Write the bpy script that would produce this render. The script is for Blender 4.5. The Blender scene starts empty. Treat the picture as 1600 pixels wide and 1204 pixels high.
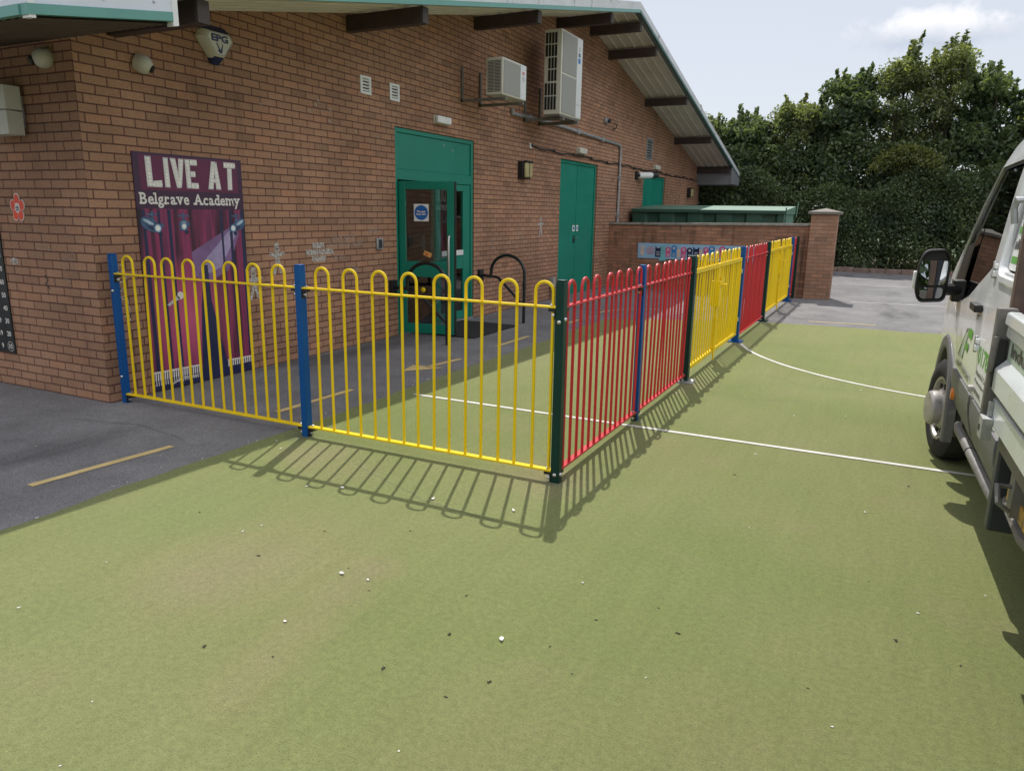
import bpy, bmesh, math, random
import numpy as np
from mathutils import Vector, Matrix
random.seed(7)
RNG = np.random.default_rng(11)
scene = bpy.context.scene
col = scene.collection
PI = math.pi
W = -5.644            # x of the gable wall face
YC = 3.86             # y of the corner, and of the left wall face

# ------------------------------------------------------------------ materials
def _nt(name):
    m = bpy.data.materials.new(name); m.use_nodes = True
    nt = m.node_tree; b = nt.nodes['Principled BSDF']
    return m, nt, b
def N(nt, typ, **kw):
    n = nt.nodes.new(typ)
    for k, v in kw.items(): setattr(n, k, v)
    return n
def noise(nt, scale, detail=4, rough=.6, coord='Object', vec=None):
    n = N(nt, 'ShaderNodeTexNoise'); n.inputs['Scale'].default_value = scale
    n.inputs['Detail'].default_value = detail; n.inputs['Roughness'].default_value = rough
    if vec is None:
        tc = N(nt, 'ShaderNodeTexCoord'); vec = tc.outputs[coord]
    nt.links.new(vec, n.inputs['Vector'])
    return n
def ramp(nt, src, stops):
    r = N(nt, 'ShaderNodeValToRGB'); e = r.color_ramp.elements
    while len(e) < len(stops): e.new(.5)
    for i, (p, c) in enumerate(stops):
        e[i].position = p
        e[i].color = (c, c, c, 1) if not isinstance(c, (tuple, list)) else (*c[:3], 1)
    nt.links.new(src, r.inputs['Fac']); return r
def mix(nt, fac, a, b, mode='MIX'):
    m = N(nt, 'ShaderNodeMixRGB', blend_type=mode)
    for sock, v in ((m.inputs['Fac'], fac), (m.inputs['Color1'], a), (m.inputs['Color2'], b)):
        if hasattr(v, 'is_linked') or hasattr(v, 'links'): nt.links.new(v, sock)
        elif isinstance(v, (int, float)): sock.default_value = v
        else: sock.default_value = (*v[:3], 1)
    return m.outputs['Color']
def bump(nt, b, h, strength, dist):
    bp = N(nt, 'ShaderNodeBump'); bp.inputs['Strength'].default_value = strength; bp.inputs['Distance'].default_value = dist
    nt.links.new(h, bp.inputs['Height']); nt.links.new(bp.outputs['Normal'], b.inputs['Normal'])
def mat(name, c, rough=.5, metal=0., var=.18, scale=6., bmp=0., dirt=None, spec=.5, coat=0.):
    m, nt, b = _nt(name)
    b.inputs['Roughness'].default_value = rough; b.inputs['Metallic'].default_value = metal
    b.inputs['Specular IOR Level'].default_value = spec
    if coat: b.inputs['Coat Weight'].default_value = coat; b.inputs['Coat Roughness'].default_value = .08
    n = noise(nt, scale, 6, .65)
    lo = tuple(max(0, x*(1-var)) for x in c); hi = tuple(min(1, x*(1+var)) for x in c)
    r = ramp(nt, n.outputs['Fac'], [(.3, lo), (.7, hi)])
    out = r.outputs['Color']
    if dirt:
        n2 = noise(nt, dirt[1], 8, .7)
        f = ramp(nt, n2.outputs['Fac'], [(dirt[2], 0.), (dirt[2]+.15, 1.)])
        out = mix(nt, f.outputs['Color'], out, dirt[0])
    nt.links.new(out, b.inputs['Base Color'])
    rr = ramp(nt, n.outputs['Fac'], [(.3, max(.0, rough-.08) if rough > .01 else 0.), (.7, min(1, rough+.08) if rough > .01 else .01)])
    nt.links.new(rr.outputs['Color'], b.inputs['Roughness'])
    if bmp:
        n3 = noise(nt, scale*12, 3, .6); bump(nt, b, n3.outputs['Fac'], .5, bmp)
    return m
def brick_mat(name, c1, c2, mortar, bw=.217, bh=.0717, ms=.0055, stain=None):
    m, nt, b = _nt(name)
    uv = N(nt, 'ShaderNodeUVMap')
    wob = noise(nt, 3.2, 3, .5, vec=uv.outputs['UV'])
    sub = N(nt, 'ShaderNodeVectorMath', operation='SUBTRACT'); sub.inputs[1].default_value = (.5, .5, .5)
    nt.links.new(wob.outputs['Color'], sub.inputs[0])
    sc = N(nt, 'ShaderNodeVectorMath', operation='SCALE'); sc.inputs['Scale'].default_value = .008
    nt.links.new(sub.outputs[0], sc.inputs[0])
    ad = N(nt, 'ShaderNodeVectorMath', operation='ADD'); nt.links.new(uv.outputs['UV'], ad.inputs[0]); nt.links.new(sc.outputs[0], ad.inputs[1])
    br = N(nt, 'ShaderNodeTexBrick', offset=.5)
    br.inputs['Scale'].default_value = 1; br.inputs['Brick Width'].default_value = bw; br.inputs['Row Height'].default_value = bh
    br.inputs['Mortar Size'].default_value = ms; br.inputs['Mortar Smooth'].default_value = .25; br.inputs['Bias'].default_value = 0
    br.inputs['Color1'].default_value = (*c1, 1); br.inputs['Color2'].default_value = (*c2, 1); br.inputs['Mortar'].default_value = (*mortar, 1)
    nt.links.new(ad.outputs[0], br.inputs['Vector'])
    # second brick lookup picks the odd dark and odd orange brick
    br2 = N(nt, 'ShaderNodeTexBrick', offset=.5)
    for k, v in (('Scale', 1), ('Brick Width', bw), ('Row Height', bh), ('Mortar Size', 0.), ('Bias', 0.)): br2.inputs[k].default_value = v
    br2.inputs['Color1'].default_value = (0, 0, 0, 1); br2.inputs['Color2'].default_value = (1, 1, 1, 1)
    off = N(nt, 'ShaderNodeVectorMath', operation='ADD'); off.inputs[1].default_value = (bw*14, bh*46, 0)
    nt.links.new(ad.outputs[0], off.inputs[0]); nt.links.new(off.outputs[0], br2.inputs['Vector'])
    dk = ramp(nt, br2.outputs['Color'], [(.0, (.76,.79,.81)), (.14, (.94,.95,.96)), (.5, (1.,1.,1.)), (.85, (1.,1.,1.)), (1., (1.13,1.05,.99))])
    cc = mix(nt, 1., br.outputs['Color'], dk.outputs['Color'], 'MULTIPLY')
    big = noise(nt, .55, 5, .6, vec=uv.outputs['UV'])
    bg = ramp(nt, big.outputs['Fac'], [(.3, (.74, .72, .71)), (.7, (1.16, 1.15, 1.14))])
    cc = mix(nt, 1., cc, bg.outputs['Color'], 'MULTIPLY')
    fine = noise(nt, 45, 6, .7, vec=uv.outputs['UV'])
    fg = ramp(nt, fine.outputs['Fac'], [(.3, .82), (.7, 1.15)])
    cc = mix(nt, 1., cc, fg.outputs['Color'], 'MULTIPLY')
    if stain:
        mp = N(nt, 'ShaderNodeMapping'); mp.inputs['Scale'].default_value = (5, .55, 1); nt.links.new(uv.outputs['UV'], mp.inputs['Vector'])
        st = noise(nt, 1.3, 5, .65, vec=mp.outputs['Vector'])
        sr = ramp(nt, st.outputs['Fac'], [(.52, 0.), (.72, stain)])
        cc = mix(nt, sr.outputs['Color'], cc, (.045, .036, .03))
    # pale salt and rubbed chalk
    sp = noise(nt, 9, 8, .75, vec=uv.outputs['UV'])
    s2 = ramp(nt, sp.outputs['Fac'], [(.66, 0.), (.80, .35)])
    cc = mix(nt, s2.outputs['Color'], cc, (.42, .38, .34))
    nt.links.new(cc, b.inputs['Base Color']); b.inputs['Roughness'].default_value = .9; b.inputs['Specular IOR Level'].default_value = .25
    inv = N(nt, 'ShaderNodeMath', operation='MULTIPLY_ADD'); inv.inputs[1].default_value = -1.; inv.inputs[2].default_value = 1.
    nt.links.new(br.outputs['Fac'], inv.inputs[0])
    ad2 = N(nt, 'ShaderNodeMath', operation='MULTIPLY_ADD'); ad2.inputs[1].default_value = .3
    nt.links.new(fine.outputs['Fac'], ad2.inputs[0]); nt.links.new(inv.outputs[0], ad2.inputs[2])
    bump(nt, b, ad2.outputs[0], .8, .008)
    return m
def glass_mat(name, tint=(.75, .8, .8), refl=.09, k=1.2):
    m, nt, b = _nt(name); nt.nodes.remove(b)
    out = nt.nodes['Material Output']
    tr = N(nt, 'ShaderNodeBsdfTransparent'); tr.inputs['Color'].default_value = (*tint, 1)
    gl = N(nt, 'ShaderNodeBsdfGlossy'); gl.inputs['Roughness'].default_value = .015
    fr = N(nt, 'ShaderNodeFresnel'); fr.inputs['IOR'].default_value = 1.52
    ma = N(nt, 'ShaderNodeMath', operation='MULTIPLY_ADD'); ma.inputs[1].default_value = k; ma.inputs[2].default_value = refl
    nt.links.new(fr.outputs[0], ma.inputs[0])
    n = noise(nt, 2., 2); bp = N(nt, 'ShaderNodeBump'); bp.inputs['Strength'].default_value = .04; bp.inputs['Distance'].default_value = .01
    nt.links.new(n.outputs['Fac'], bp.inputs['Height']); nt.links.new(bp.outputs['Normal'], gl.inputs['Normal'])
    mx = N(nt, 'ShaderNodeMixShader'); nt.links.new(ma.outputs[0], mx.inputs[0]); nt.links.new(tr.outputs[0], mx.inputs[1]); nt.links.new(gl.outputs[0], mx.inputs[2])
    nt.links.new(mx.outputs[0], out.inputs['Surface']); return m
def leaf_mat(name, dark, light, trans=.35):
    m, nt, b = _nt(name); nt.nodes.remove(b); out = nt.nodes['Material Output']
    g = N(nt, 'ShaderNodeNewGeometry')
    r = ramp(nt, g.outputs['Random Per Island'], [(0., dark), (.6, tuple((a+c)/2 for a, c in zip(dark, light))), (1., light)])
    nz = noise(nt, .9, 3, .6)
    rr = ramp(nt, nz.outputs['Fac'], [(.3, (.6, .65, .7)), (.7, (1.35, 1.25, 1.05))])
    cc = mix(nt, 1., r.outputs['Color'], rr.outputs['Color'], 'MULTIPLY')
    d = N(nt, 'ShaderNodeBsdfDiffuse'); t = N(nt, 'ShaderNodeBsdfTranslucent'); gl = N(nt, 'ShaderNodeBsdfGlossy'); gl.inputs['Roughness'].default_value = .5
    gl.inputs['Color'].default_value = (.8, .85, .8, 1)
    nt.links.new(cc, d.inputs['Color'])
    ct = mix(nt, 1., cc, (1.75, 1.75, .8), 'MULTIPLY'); nt.links.new(ct, t.inputs['Color'])
    m1 = N(nt, 'ShaderNodeMixShader'); m1.inputs[0].default_value = trans; nt.links.new(d.outputs[0], m1.inputs[1]); nt.links.new(t.outputs[0], m1.inputs[2])
    m2 = N(nt, 'ShaderNodeMixShader'); m2.inputs[0].default_value = .035; nt.links.new(m1.outputs[0], m2.inputs[1]); nt.links.new(gl.outputs[0], m2.inputs[2])
    nt.links.new(m2.outputs[0], out.inputs['Surface']); return m

def turf_mat():
    m, nt, b = _nt('green_turf')
    tc = N(nt, 'ShaderNodeTexCoord'); P = tc.outputs['Object']
    n1 = noise(nt, .32, 5, .6, vec=P); c1 = ramp(nt, n1.outputs['Fac'], [(.32, TURF[0]), (.5, TURF[1]), (.68, TURF[2])])
    n2 = noise(nt, 1.7, 7, .68, vec=P); f2 = ramp(nt, n2.outputs['Fac'], [(.54, 0.), (.74, .5)])
    cc = mix(nt, f2.outputs['Color'], c1.outputs['Color'], TURF[3])
    # the worn, sandy patches beside the posts
    for (x, y, r, a, k) in ((-3.3, 2.55, .55, .55, 1), (-2.75, 1.7, .4, .4, 1), (-.5, 3.2, .5, .3, 1), (-1.75, 4.0, .36, .75, 0), (-3.3, 3.66, .30, .7, 0), (-2.9, 3.5, .35, .4, 0), (-1.65, 7.1, .4, .7, 0), (-2.4, 2.4, .50, .55, 0), (-2.6, 2.05, .45, .5, 0),
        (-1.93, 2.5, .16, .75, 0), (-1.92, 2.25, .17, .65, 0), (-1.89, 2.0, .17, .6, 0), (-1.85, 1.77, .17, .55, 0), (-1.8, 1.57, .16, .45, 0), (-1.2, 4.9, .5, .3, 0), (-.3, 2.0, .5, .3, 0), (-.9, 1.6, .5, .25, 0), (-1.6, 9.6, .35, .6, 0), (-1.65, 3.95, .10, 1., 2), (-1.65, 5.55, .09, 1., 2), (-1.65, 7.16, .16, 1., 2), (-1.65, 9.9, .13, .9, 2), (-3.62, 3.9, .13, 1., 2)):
        v = N(nt, 'ShaderNodeVectorMath', operation='DISTANCE'); v.inputs[1].default_value = (x, y, 0)
        w = noise(nt, 8., 10, .82, vec=P)
        s = N(nt, 'ShaderNodeMath', operation='MULTIPLY_ADD'); s.inputs[1].default_value = r*1.1; nt.links.new(w.outputs['Fac'], s.inputs[0])
        nt.links.new(P, v.inputs[0]); nt.links.new(v.outputs['Value'], s.inputs[2])
        f = ramp(nt, s.outputs[0], [(min(.95, r*.6), a*.62), (min(1., r*1.7), 0.)])
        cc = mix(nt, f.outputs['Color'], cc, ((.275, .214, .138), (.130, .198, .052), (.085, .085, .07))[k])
    mp = N(nt, 'ShaderNodeMapping'); mp.inputs['Scale'].default_value = (14, 1.1, 1); mp.inputs['Rotation'].default_value = (0, 0, .12); nt.links.new(P, mp.inputs['Vector'])
    n7 = noise(nt, .9, 6, .7, vec=mp.outputs['Vector']); f7 = ramp(nt, n7.outputs['Fac'], [(.3, .94), (.7, 1.05)]); cc = mix(nt, 1., cc, f7.outputs['Color'], 'MULTIPLY')
    n3 = noise(nt, 150, 4, .8, vec=P); f3 = ramp(nt, n3.outputs['Fac'], [(.28, .42), (.46, .97), (.6, 1.08), (.76, 1.75)])
    cc = mix(nt, 1., cc, f3.outputs['Color'], 'MULTIPLY')
    n4 = noise(nt, 38, 6, .75, vec=P); f4 = ramp(nt, n4.outputs['Fac'], [(.3, .8), (.7, 1.2)])
    cc = mix(nt, 1., cc, f4.outputs['Color'], 'MULTIPLY')
    vo = N(nt, 'ShaderNodeTexVoronoi'); vo.inputs['Scale'].default_value = 9; nt.links.new(P, vo.inputs['Vector'])
    f5 = ramp(nt, vo.outputs['Distance'], [(.0, .9), (.045, 0.)])
    n6 = noise(nt, 2.3, 2, .5, vec=P); f6 = ramp(nt, n6.outputs['Fac'], [(.48, 0.), (.55, 1.)])
    fm = mix(nt, 1., f5.outputs['Color'], f6.outputs['Color'], 'MULTIPLY')
    cc = mix(nt, fm, cc, (.05, .045, .03))
    nt.links.new(cc, b.inputs['Base Color']); b.inputs['Roughness'].default_value = .95; b.inputs['Specular IOR Level'].default_value = .15
    b.inputs['Sheen Weight'].default_value = .10; b.inputs['Sheen Roughness'].default_value = .5; b.inputs['Sheen Tint'].default_value = (.95, .93, .7, 1)
    bump(nt, b, n3.outputs['Fac'], .7, .012)
    return m
def asphalt_mat():
    m, nt, b = _nt('asphalt')
    tc = N(nt, 'ShaderNodeTexCoord'); P = tc.outputs['Object']
    n1 = noise(nt, .45, 5, .6, vec=P); c1 = ramp(nt, n1.outputs['Fac'], [(.3, ASPH[0]), (.7, ASPH[1])])
    n3 = noise(nt, 150, 3, .8, vec=P); f3 = ramp(nt, n3.outputs['Fac'], [(.3, .35), (.5, .95), (.62, 1.3), (.75, 2.6)])
    cc = mix(nt, 1., c1.outputs['Color'], f3.outputs['Color'], 'MULTIPLY')
    n2 = noise(nt, 2.2, 6, .65, vec=P); f2 = ramp(nt, n2.outputs['Fac'], [(.3, .78), (.7, 1.18)])
    cc = mix(nt, 1., cc, f2.outputs['Color'], 'MULTIPLY')
    # dark streaks from stretched noise
    mp = N(nt, 'ShaderNodeMapping'); mp.inputs['Rotation'].default_value = (0, 0, -.35); mp.inputs['Scale'].default_value = (1.2, .3, 1); nt.links.new(P, mp.inputs['Vector'])
    n5 = noise(nt, .8, 4, .6, vec=mp.outputs['Vector']); f5 = ramp(nt, n5.outputs['Fac'], [(.56, 0.), (.68, .5)])
    cc = mix(nt, f5.outputs['Color'], cc, (.035, .033, .036))
    nt.links.new(cc, b.inputs['Base Color']); b.inputs['Roughness'].default_value = .9; b.inputs['Specular IOR Level'].default_value = .25
    bump(nt, b, n3.outputs['Fac'], .6, .01)
    return m
def flake_mat(name, c, wear=.5, base=(.1, .1, .1), scale=26):
    m, nt, b = _nt(name)
    n = noise(nt, scale, 8, .75); f = ramp(nt, n.outputs['Fac'], [(wear, 0.), (wear+.12, .8)])
    n2 = noise(nt, 5, 4); r2 = ramp(nt, n2.outputs['Fac'], [(.3, tuple(x*.82 for x in c)), (.7, tuple(min(1, x*1.1) for x in c))])
    nt.links.new(mix(nt, f.outputs['Color'], r2.outputs['Color'], base), b.inputs['Base Color']); b.inputs['Roughness'].default_value = .8
    return m
def chalk_mat(name, c, cover=.5, scale=40):
    m, nt, b = _nt(name); out = nt.nodes['Material Output']
    b.inputs['Base Color'].default_value = (*c, 1); b.inputs['Roughness'].default_value = .95
    n = noise(nt, scale, 8, .8); f = ramp(nt, n.outputs['Fac'], [(cover-.08, 0.), (cover+.1, 1.)])
    t = N(nt, 'ShaderNodeBsdfTransparent'); mx = N(nt, 'ShaderNodeMixShader')
    nt.links.new(f.outputs['Color'], mx.inputs[0]); nt.links.new(t.outputs[0], mx.inputs[1]); nt.links.new(b.outputs[0], mx.inputs[2])
    nt.links.new(mx.outputs[0], out.inputs['Surface']); return m
def curtain_mat():
    m, nt, b = _nt('printed_curtain')
    tc = N(nt, 'ShaderNodeTexCoord')
    mp = N(nt, 'ShaderNodeMapping'); mp.inputs['Scale'].default_value = (1, 1, .06); nt.links.new(tc.outputs['Object'], mp.inputs['Vector'])
    wv = noise(nt, 9.5, 3, .55, vec=mp.outputs['Vector'])
    r = ramp(nt, wv.outputs['Fac'], [(.36, (.012, .006, .016)), (.46, (.09, .014, .045)), (.57, (.27, .03, .105)), (.70, (.12, .02, .07))])
    # pool of printed stage light
    v = N(nt, 'ShaderNodeVectorMath', operation='DISTANCE'); v.inputs[1].default_value = (.01, -.13, .60); nt.links.new(tc.outputs['Object'], v.inputs[0])
    f = ramp(nt, v.outputs['Value'], [(.0, .85), (.60, 0.)])
    cc = mix(nt, f.outputs['Color'], r.outputs['Color'], (.58, .10, .21))
    nt.links.new(cc, b.inputs['Base Color']); b.inputs['Roughness'].default_value = .45
    return m

TURF = [(.152, .188, .058), (.186, .210, .077), (.213, .226, .097), (.24, .216, .117)]
ASPH = [(.168, .164, .167), (.228, .222, .226)]
M = {}
M['brick'] = brick_mat('brick_wall', (.415, .238, .150), (.345, .196, .124), (.140, .066, .054), ms=.006, stain=.22)
M['brick2'] = brick_mat('brick_low_wall', (.46, .235, .145), (.32, .165, .105), (.22, .16, .13), stain=.9)
M['brick3'] = brick_mat('brick_pier', (.42, .245, .165), (.33, .19, .125), (.24, .175, .14), stain=.4)
M['turf'] = turf_mat(); M['asphalt'] = asphalt_mat()
M['earth'] = mat('earth', (.09, .07, .05), .95, var=.4, scale=3, bmp=.02)
M['field'] = mat('field', (.07, .10, .035), .95, var=.4, scale=.2)
M['yellow'] = mat('yellow_paint', (.80, .56, .006), .4, var=.06, scale=3, spec=.35, dirt=((.42, .33, .10), 26, .70))
M['blue'] = mat('blue_paint', (.003, .075, .26), .42, var=.1, scale=3, spec=.25, dirt=((.07, .12, .22), 24, .68))
M['red'] = mat('red_paint', (.50, .018, .028), .38, var=.1, scale=3, dirt=((.26, .05, .045), 22, .68))
M['dkgreen'] = mat('dark_green_paint', (.003, .034, .026), .42, var=.15, scale=3, spec=.3)
M['black'] = mat('black_plastic', (.012, .012, .013), .5, var=.3)
M['tubeblack'] = mat('black_painted_tube', (.012, .016, .017), .4, var=.3)
M['steel'] = mat('bright_steel', (.6, .6, .6), .32, metal=1., var=.1)
M['stepm'] = mat('dull_step_tube', (.20,.195,.19), .55, metal=.4, var=.25, scale=9)
M['galv'] = mat('galvanised_steel', (.42, .43, .44), .5, metal=.7, var=.2, scale=14)
M['door'] = mat('door_green', (.0025, .20, .135), .42, var=.07, scale=2.5)
M['door2'] = mat('door_green_steel', (.0025, .205, .14), .46, var=.09, scale=2., dirt=((.02, .23, .165), 3., .66))
M['white'] = mat('white_plastic', (.72, .73, .72), .45, var=.06)
M['cream'] = mat('aged_cream_plastic', (.56, .54, .46), .5, var=.1)
M['acbody'] = mat('ac_casing', (.62, .60, .53), .45, var=.06, dirt=((.4, .38, .32), 4., .62))
M['acface'] = mat('ac_face', (.66, .68, .68), .4, var=.05)
M['acmesh'] = mat('ac_grille', (.33, .33, .31), .6, var=.08, scale=60)
M['dark'] = mat('dark_void', (.012, .012, .012), .8)
M['brown'] = mat('brown_stained_timber', (.05, .031, .03), .6, var=.3, scale=9)
M['brown2'] = mat('brown_soffit', (.075, .052, .045), .65, var=.25, scale=6)
M['plate'] = mat('grey_end_plate', (.075, .062, .06), .7, spec=.2)
M['soffit'] = mat('soffit_metal', (.55, .51, .44), .5, var=.12, scale=2.5, dirt=((.3, .26, .2), 1.6, .6))
M['fascia'] = mat('fascia_white', (.62, .65, .72), .4, var=.06, scale=3, dirt=((.2, .2, .19), 2.2, .68))
M['fasciadirty'] = mat('verge_flashing', (.60, .61, .63), .5, var=.1, scale=3, dirt=((.08, .08, .075), 5, .56))
M['teal'] = mat('teal_trim', (.12, .31, .275), .42, var=.08, scale=4)
M['tealdark'] = mat('teal_trim_dulled', (.05, .13, .115), .45, var=.12, scale=4)  # teal trim again; the far slope's duller sheen put into a darker colour
M['roof'] = mat('roof_sheet', (.16, .17, .18), .5, var=.1)
M['greybox'] = mat('grey_eave_box', (.20, .20, .215), .5, var=.06)
M['glass'] = glass_mat('door_glass')
M['glasscar'] = glass_mat('vehicle_glass', (.13, .15, .15), .01, .38)
M['room'] = mat('interior_wall', (.22, .21, .19), .9)
M['coping'] = mat('concrete_coping', (.30, .28, .25), .9, var=.25, scale=8, dirt=((.1, .095, .08), 5, .55), bmp=.01)
M['cap'] = mat('stone_cap', (.20, .185, .165), .9, var=.2, scale=8, dirt=((.14, .13, .11), 5, .55), bmp=.01)
M['container'] = mat('container_green', (.026, .085, .058), .5, var=.15, scale=2, dirt=((.02, .045, .03), 2.4, .6))
M['containertop'] = mat('container_roof_green', (.11, .21, .155), .55, var=.15, scale=2, dirt=((.2, .19, .14), 3, .62))
M['pline'] = flake_mat('white_line_paint', (.60, .59, .55), .55, (.3, .3, .2))
M['creasem'] = flake_mat('turf_crease', (.12, .13, .065), .42, (.19, .21, .10), 60)
M['crackm'] = flake_mat('tarmac_crack', (.07, .068, .068), .42, (.16, .155, .158), 50)
M['yline'] = flake_mat('yellow_line_paint', (.60, .45, .20), .57, (.13, .12, .11))
M['mat'] = mat('rubber_mat', (.014, .014, .015), .9, var=.3, scale=30, bmp=.01)
M['kerb'] = mat('brick_edging', (.22, .15, .12), .9, var=.35, scale=6, bmp=.01)
M['chalk'] = chalk_mat('chalk_white', (.54, .52, .48), .47)
M['chalkfaint'] = chalk_mat('chalk_faint', (.48, .45, .42), .57)
M['navy'] = mat('navy_print', (.012, .018, .07), .4); M['purple'] = mat('purple_board', (.045, .012, .045), .4, var=.08)
M['magenta'] = mat('magenta_print', (.15, .012, .06), .4)
M['curtain'] = curtain_mat()
M['beam'] = mat('printed_beam', (.20, .11, .25), .45, var=.3, scale=4); M['beam2'] = mat('printed_beam_core', (.33, .27, .44), .45, var=.3, scale=4)
M['printgrey'] = mat('printed_grey', (.5, .5, .52), .45, var=.2, scale=20); M['printwhite'] = mat('printed_white', (.72, .68, .64), .4, var=.1, scale=30)
M['bulb'] = mat('printed_bulb', (.85, .84, .78), .4); M['lampblue'] = mat('printed_lamp', (.05, .10, .20), .4, var=.5, scale=30); M['lamplight'] = mat('printed_lamp_light', (.40, .52, .62), .4, var=.4, scale=30)
M['cyan'] = mat('banner_blue', (.30, .48, .66), .45, var=.08); M['pink'] = mat('banner_pink', (.60, .09, .24), .45); M['bblue'] = mat('banner_mid_blue', (.03, .2, .5), .45)
M['bred'] = mat('banner_red', (.62, .14, .15), .45); M['teal2'] = mat('banner_teal', (.18, .48, .52), .45); M['peach'] = mat('banner_peach', (.68, .5, .42), .45)
M['orange'] = mat('flower_orange', (.70, .055, .014), .45); M['amber'] = mat('amber_lens', (.75, .2, .03), .25)
M['signblue'] = mat('sign_blue', (.01, .12, .42), .4); M['tape'] = mat('orange_tape', (.62, .33, .10), .5)
M['lens'] = mat('yellowed_lens', (.42, .36, .17), .35, var=.15)
M['vanwhite'] = mat('van_white_paint', (.84, .85, .87), .22, var=.03, scale=3, coat=.6)
M['vandirty'] = mat('van_dusty_white', (.70, .70, .68), .3, var=.05, scale=3, coat=.3, dirt=((.42, .38, .33), 4., .62))
M['vangrey'] = mat('van_grey_cladding', (.12, .12, .125), .5, var=.15, scale=5, dirt=((.26, .24, .22), 3.5, .6))
M['tyre'] = mat('tyre_rubber', (.017, .017, .018), .85, var=.3, scale=20, bmp=.004)
M['rim'] = mat('steel_rim', (.42, .40, .39), .42, metal=.4, var=.15, dirt=((.14, .12, .1), 14, .55))
M['mirror'] = mat('mirror_glass', (.42, .45, .48), .0, metal=1., var=.02)  # darker than plain mirror glass, a dark reflection put into the colour
M['rust'] = mat('rusty_edge', (.10, .065, .05), .75, var=.35, scale=14)
M['charcoal'] = mat('charcoal_panel', (.028, .033, .04), .5, var=.2, scale=4)
M['tipgrey'] = mat('tipper_steel', (.15, .14, .125), .6, var=.25, scale=7, dirt=((.10, .08, .06), 9, .55))
M['dropside'] = mat('dropside_paint', (.60, .63, .63), .3, var=.04, scale=3, coat=.3, dirt=((.4, .4, .38), 3, .66))
M['seat'] = mat('seat_fabric', (.13, .10, .085), .9, var=.2)
M['logogreen'] = mat('logo_green', (.10, .36, .04), .4); M['logogrey'] = mat('logo_grey', (.10, .10, .10), .4); M['logopale'] = mat('logo_pale_strip', (.45, .54, .44), .4)
M['ochre'] = mat('ochre_step', (.50, .30, .05), .7, var=.35, scale=14, dirt=((.12, .09, .07), 16, .5))
M['sack'] = mat('white_sack', (.66, .63, .60), .8, var=.15, scale=12, bmp=.01)
M['scrap'] = mat('pale_scrap', (.68, .67, .64), .8); M['twigm'] = mat('dark_twig', (.035, .03, .02), .9)
M['bark'] = mat('bark', (.07, .055, .04), .95, var=.4, scale=9, bmp=.02)
M['leafA'] = leaf_mat('leaf_hedge', (.064, .096, .056), (.165, .215, .11), .42)
M['leafB'] = leaf_mat('leaf_tree', (.066, .094, .054), (.215, .252, .112), .5)
M['leafD'] = leaf_mat('leaf_dark_tree', (.05, .082, .05), (.16, .215, .105), .45)
M['leafC'] = leaf_mat('leaf_pale_shrub', (.10, .13, .04), (.25, .27, .09), .48)

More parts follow.
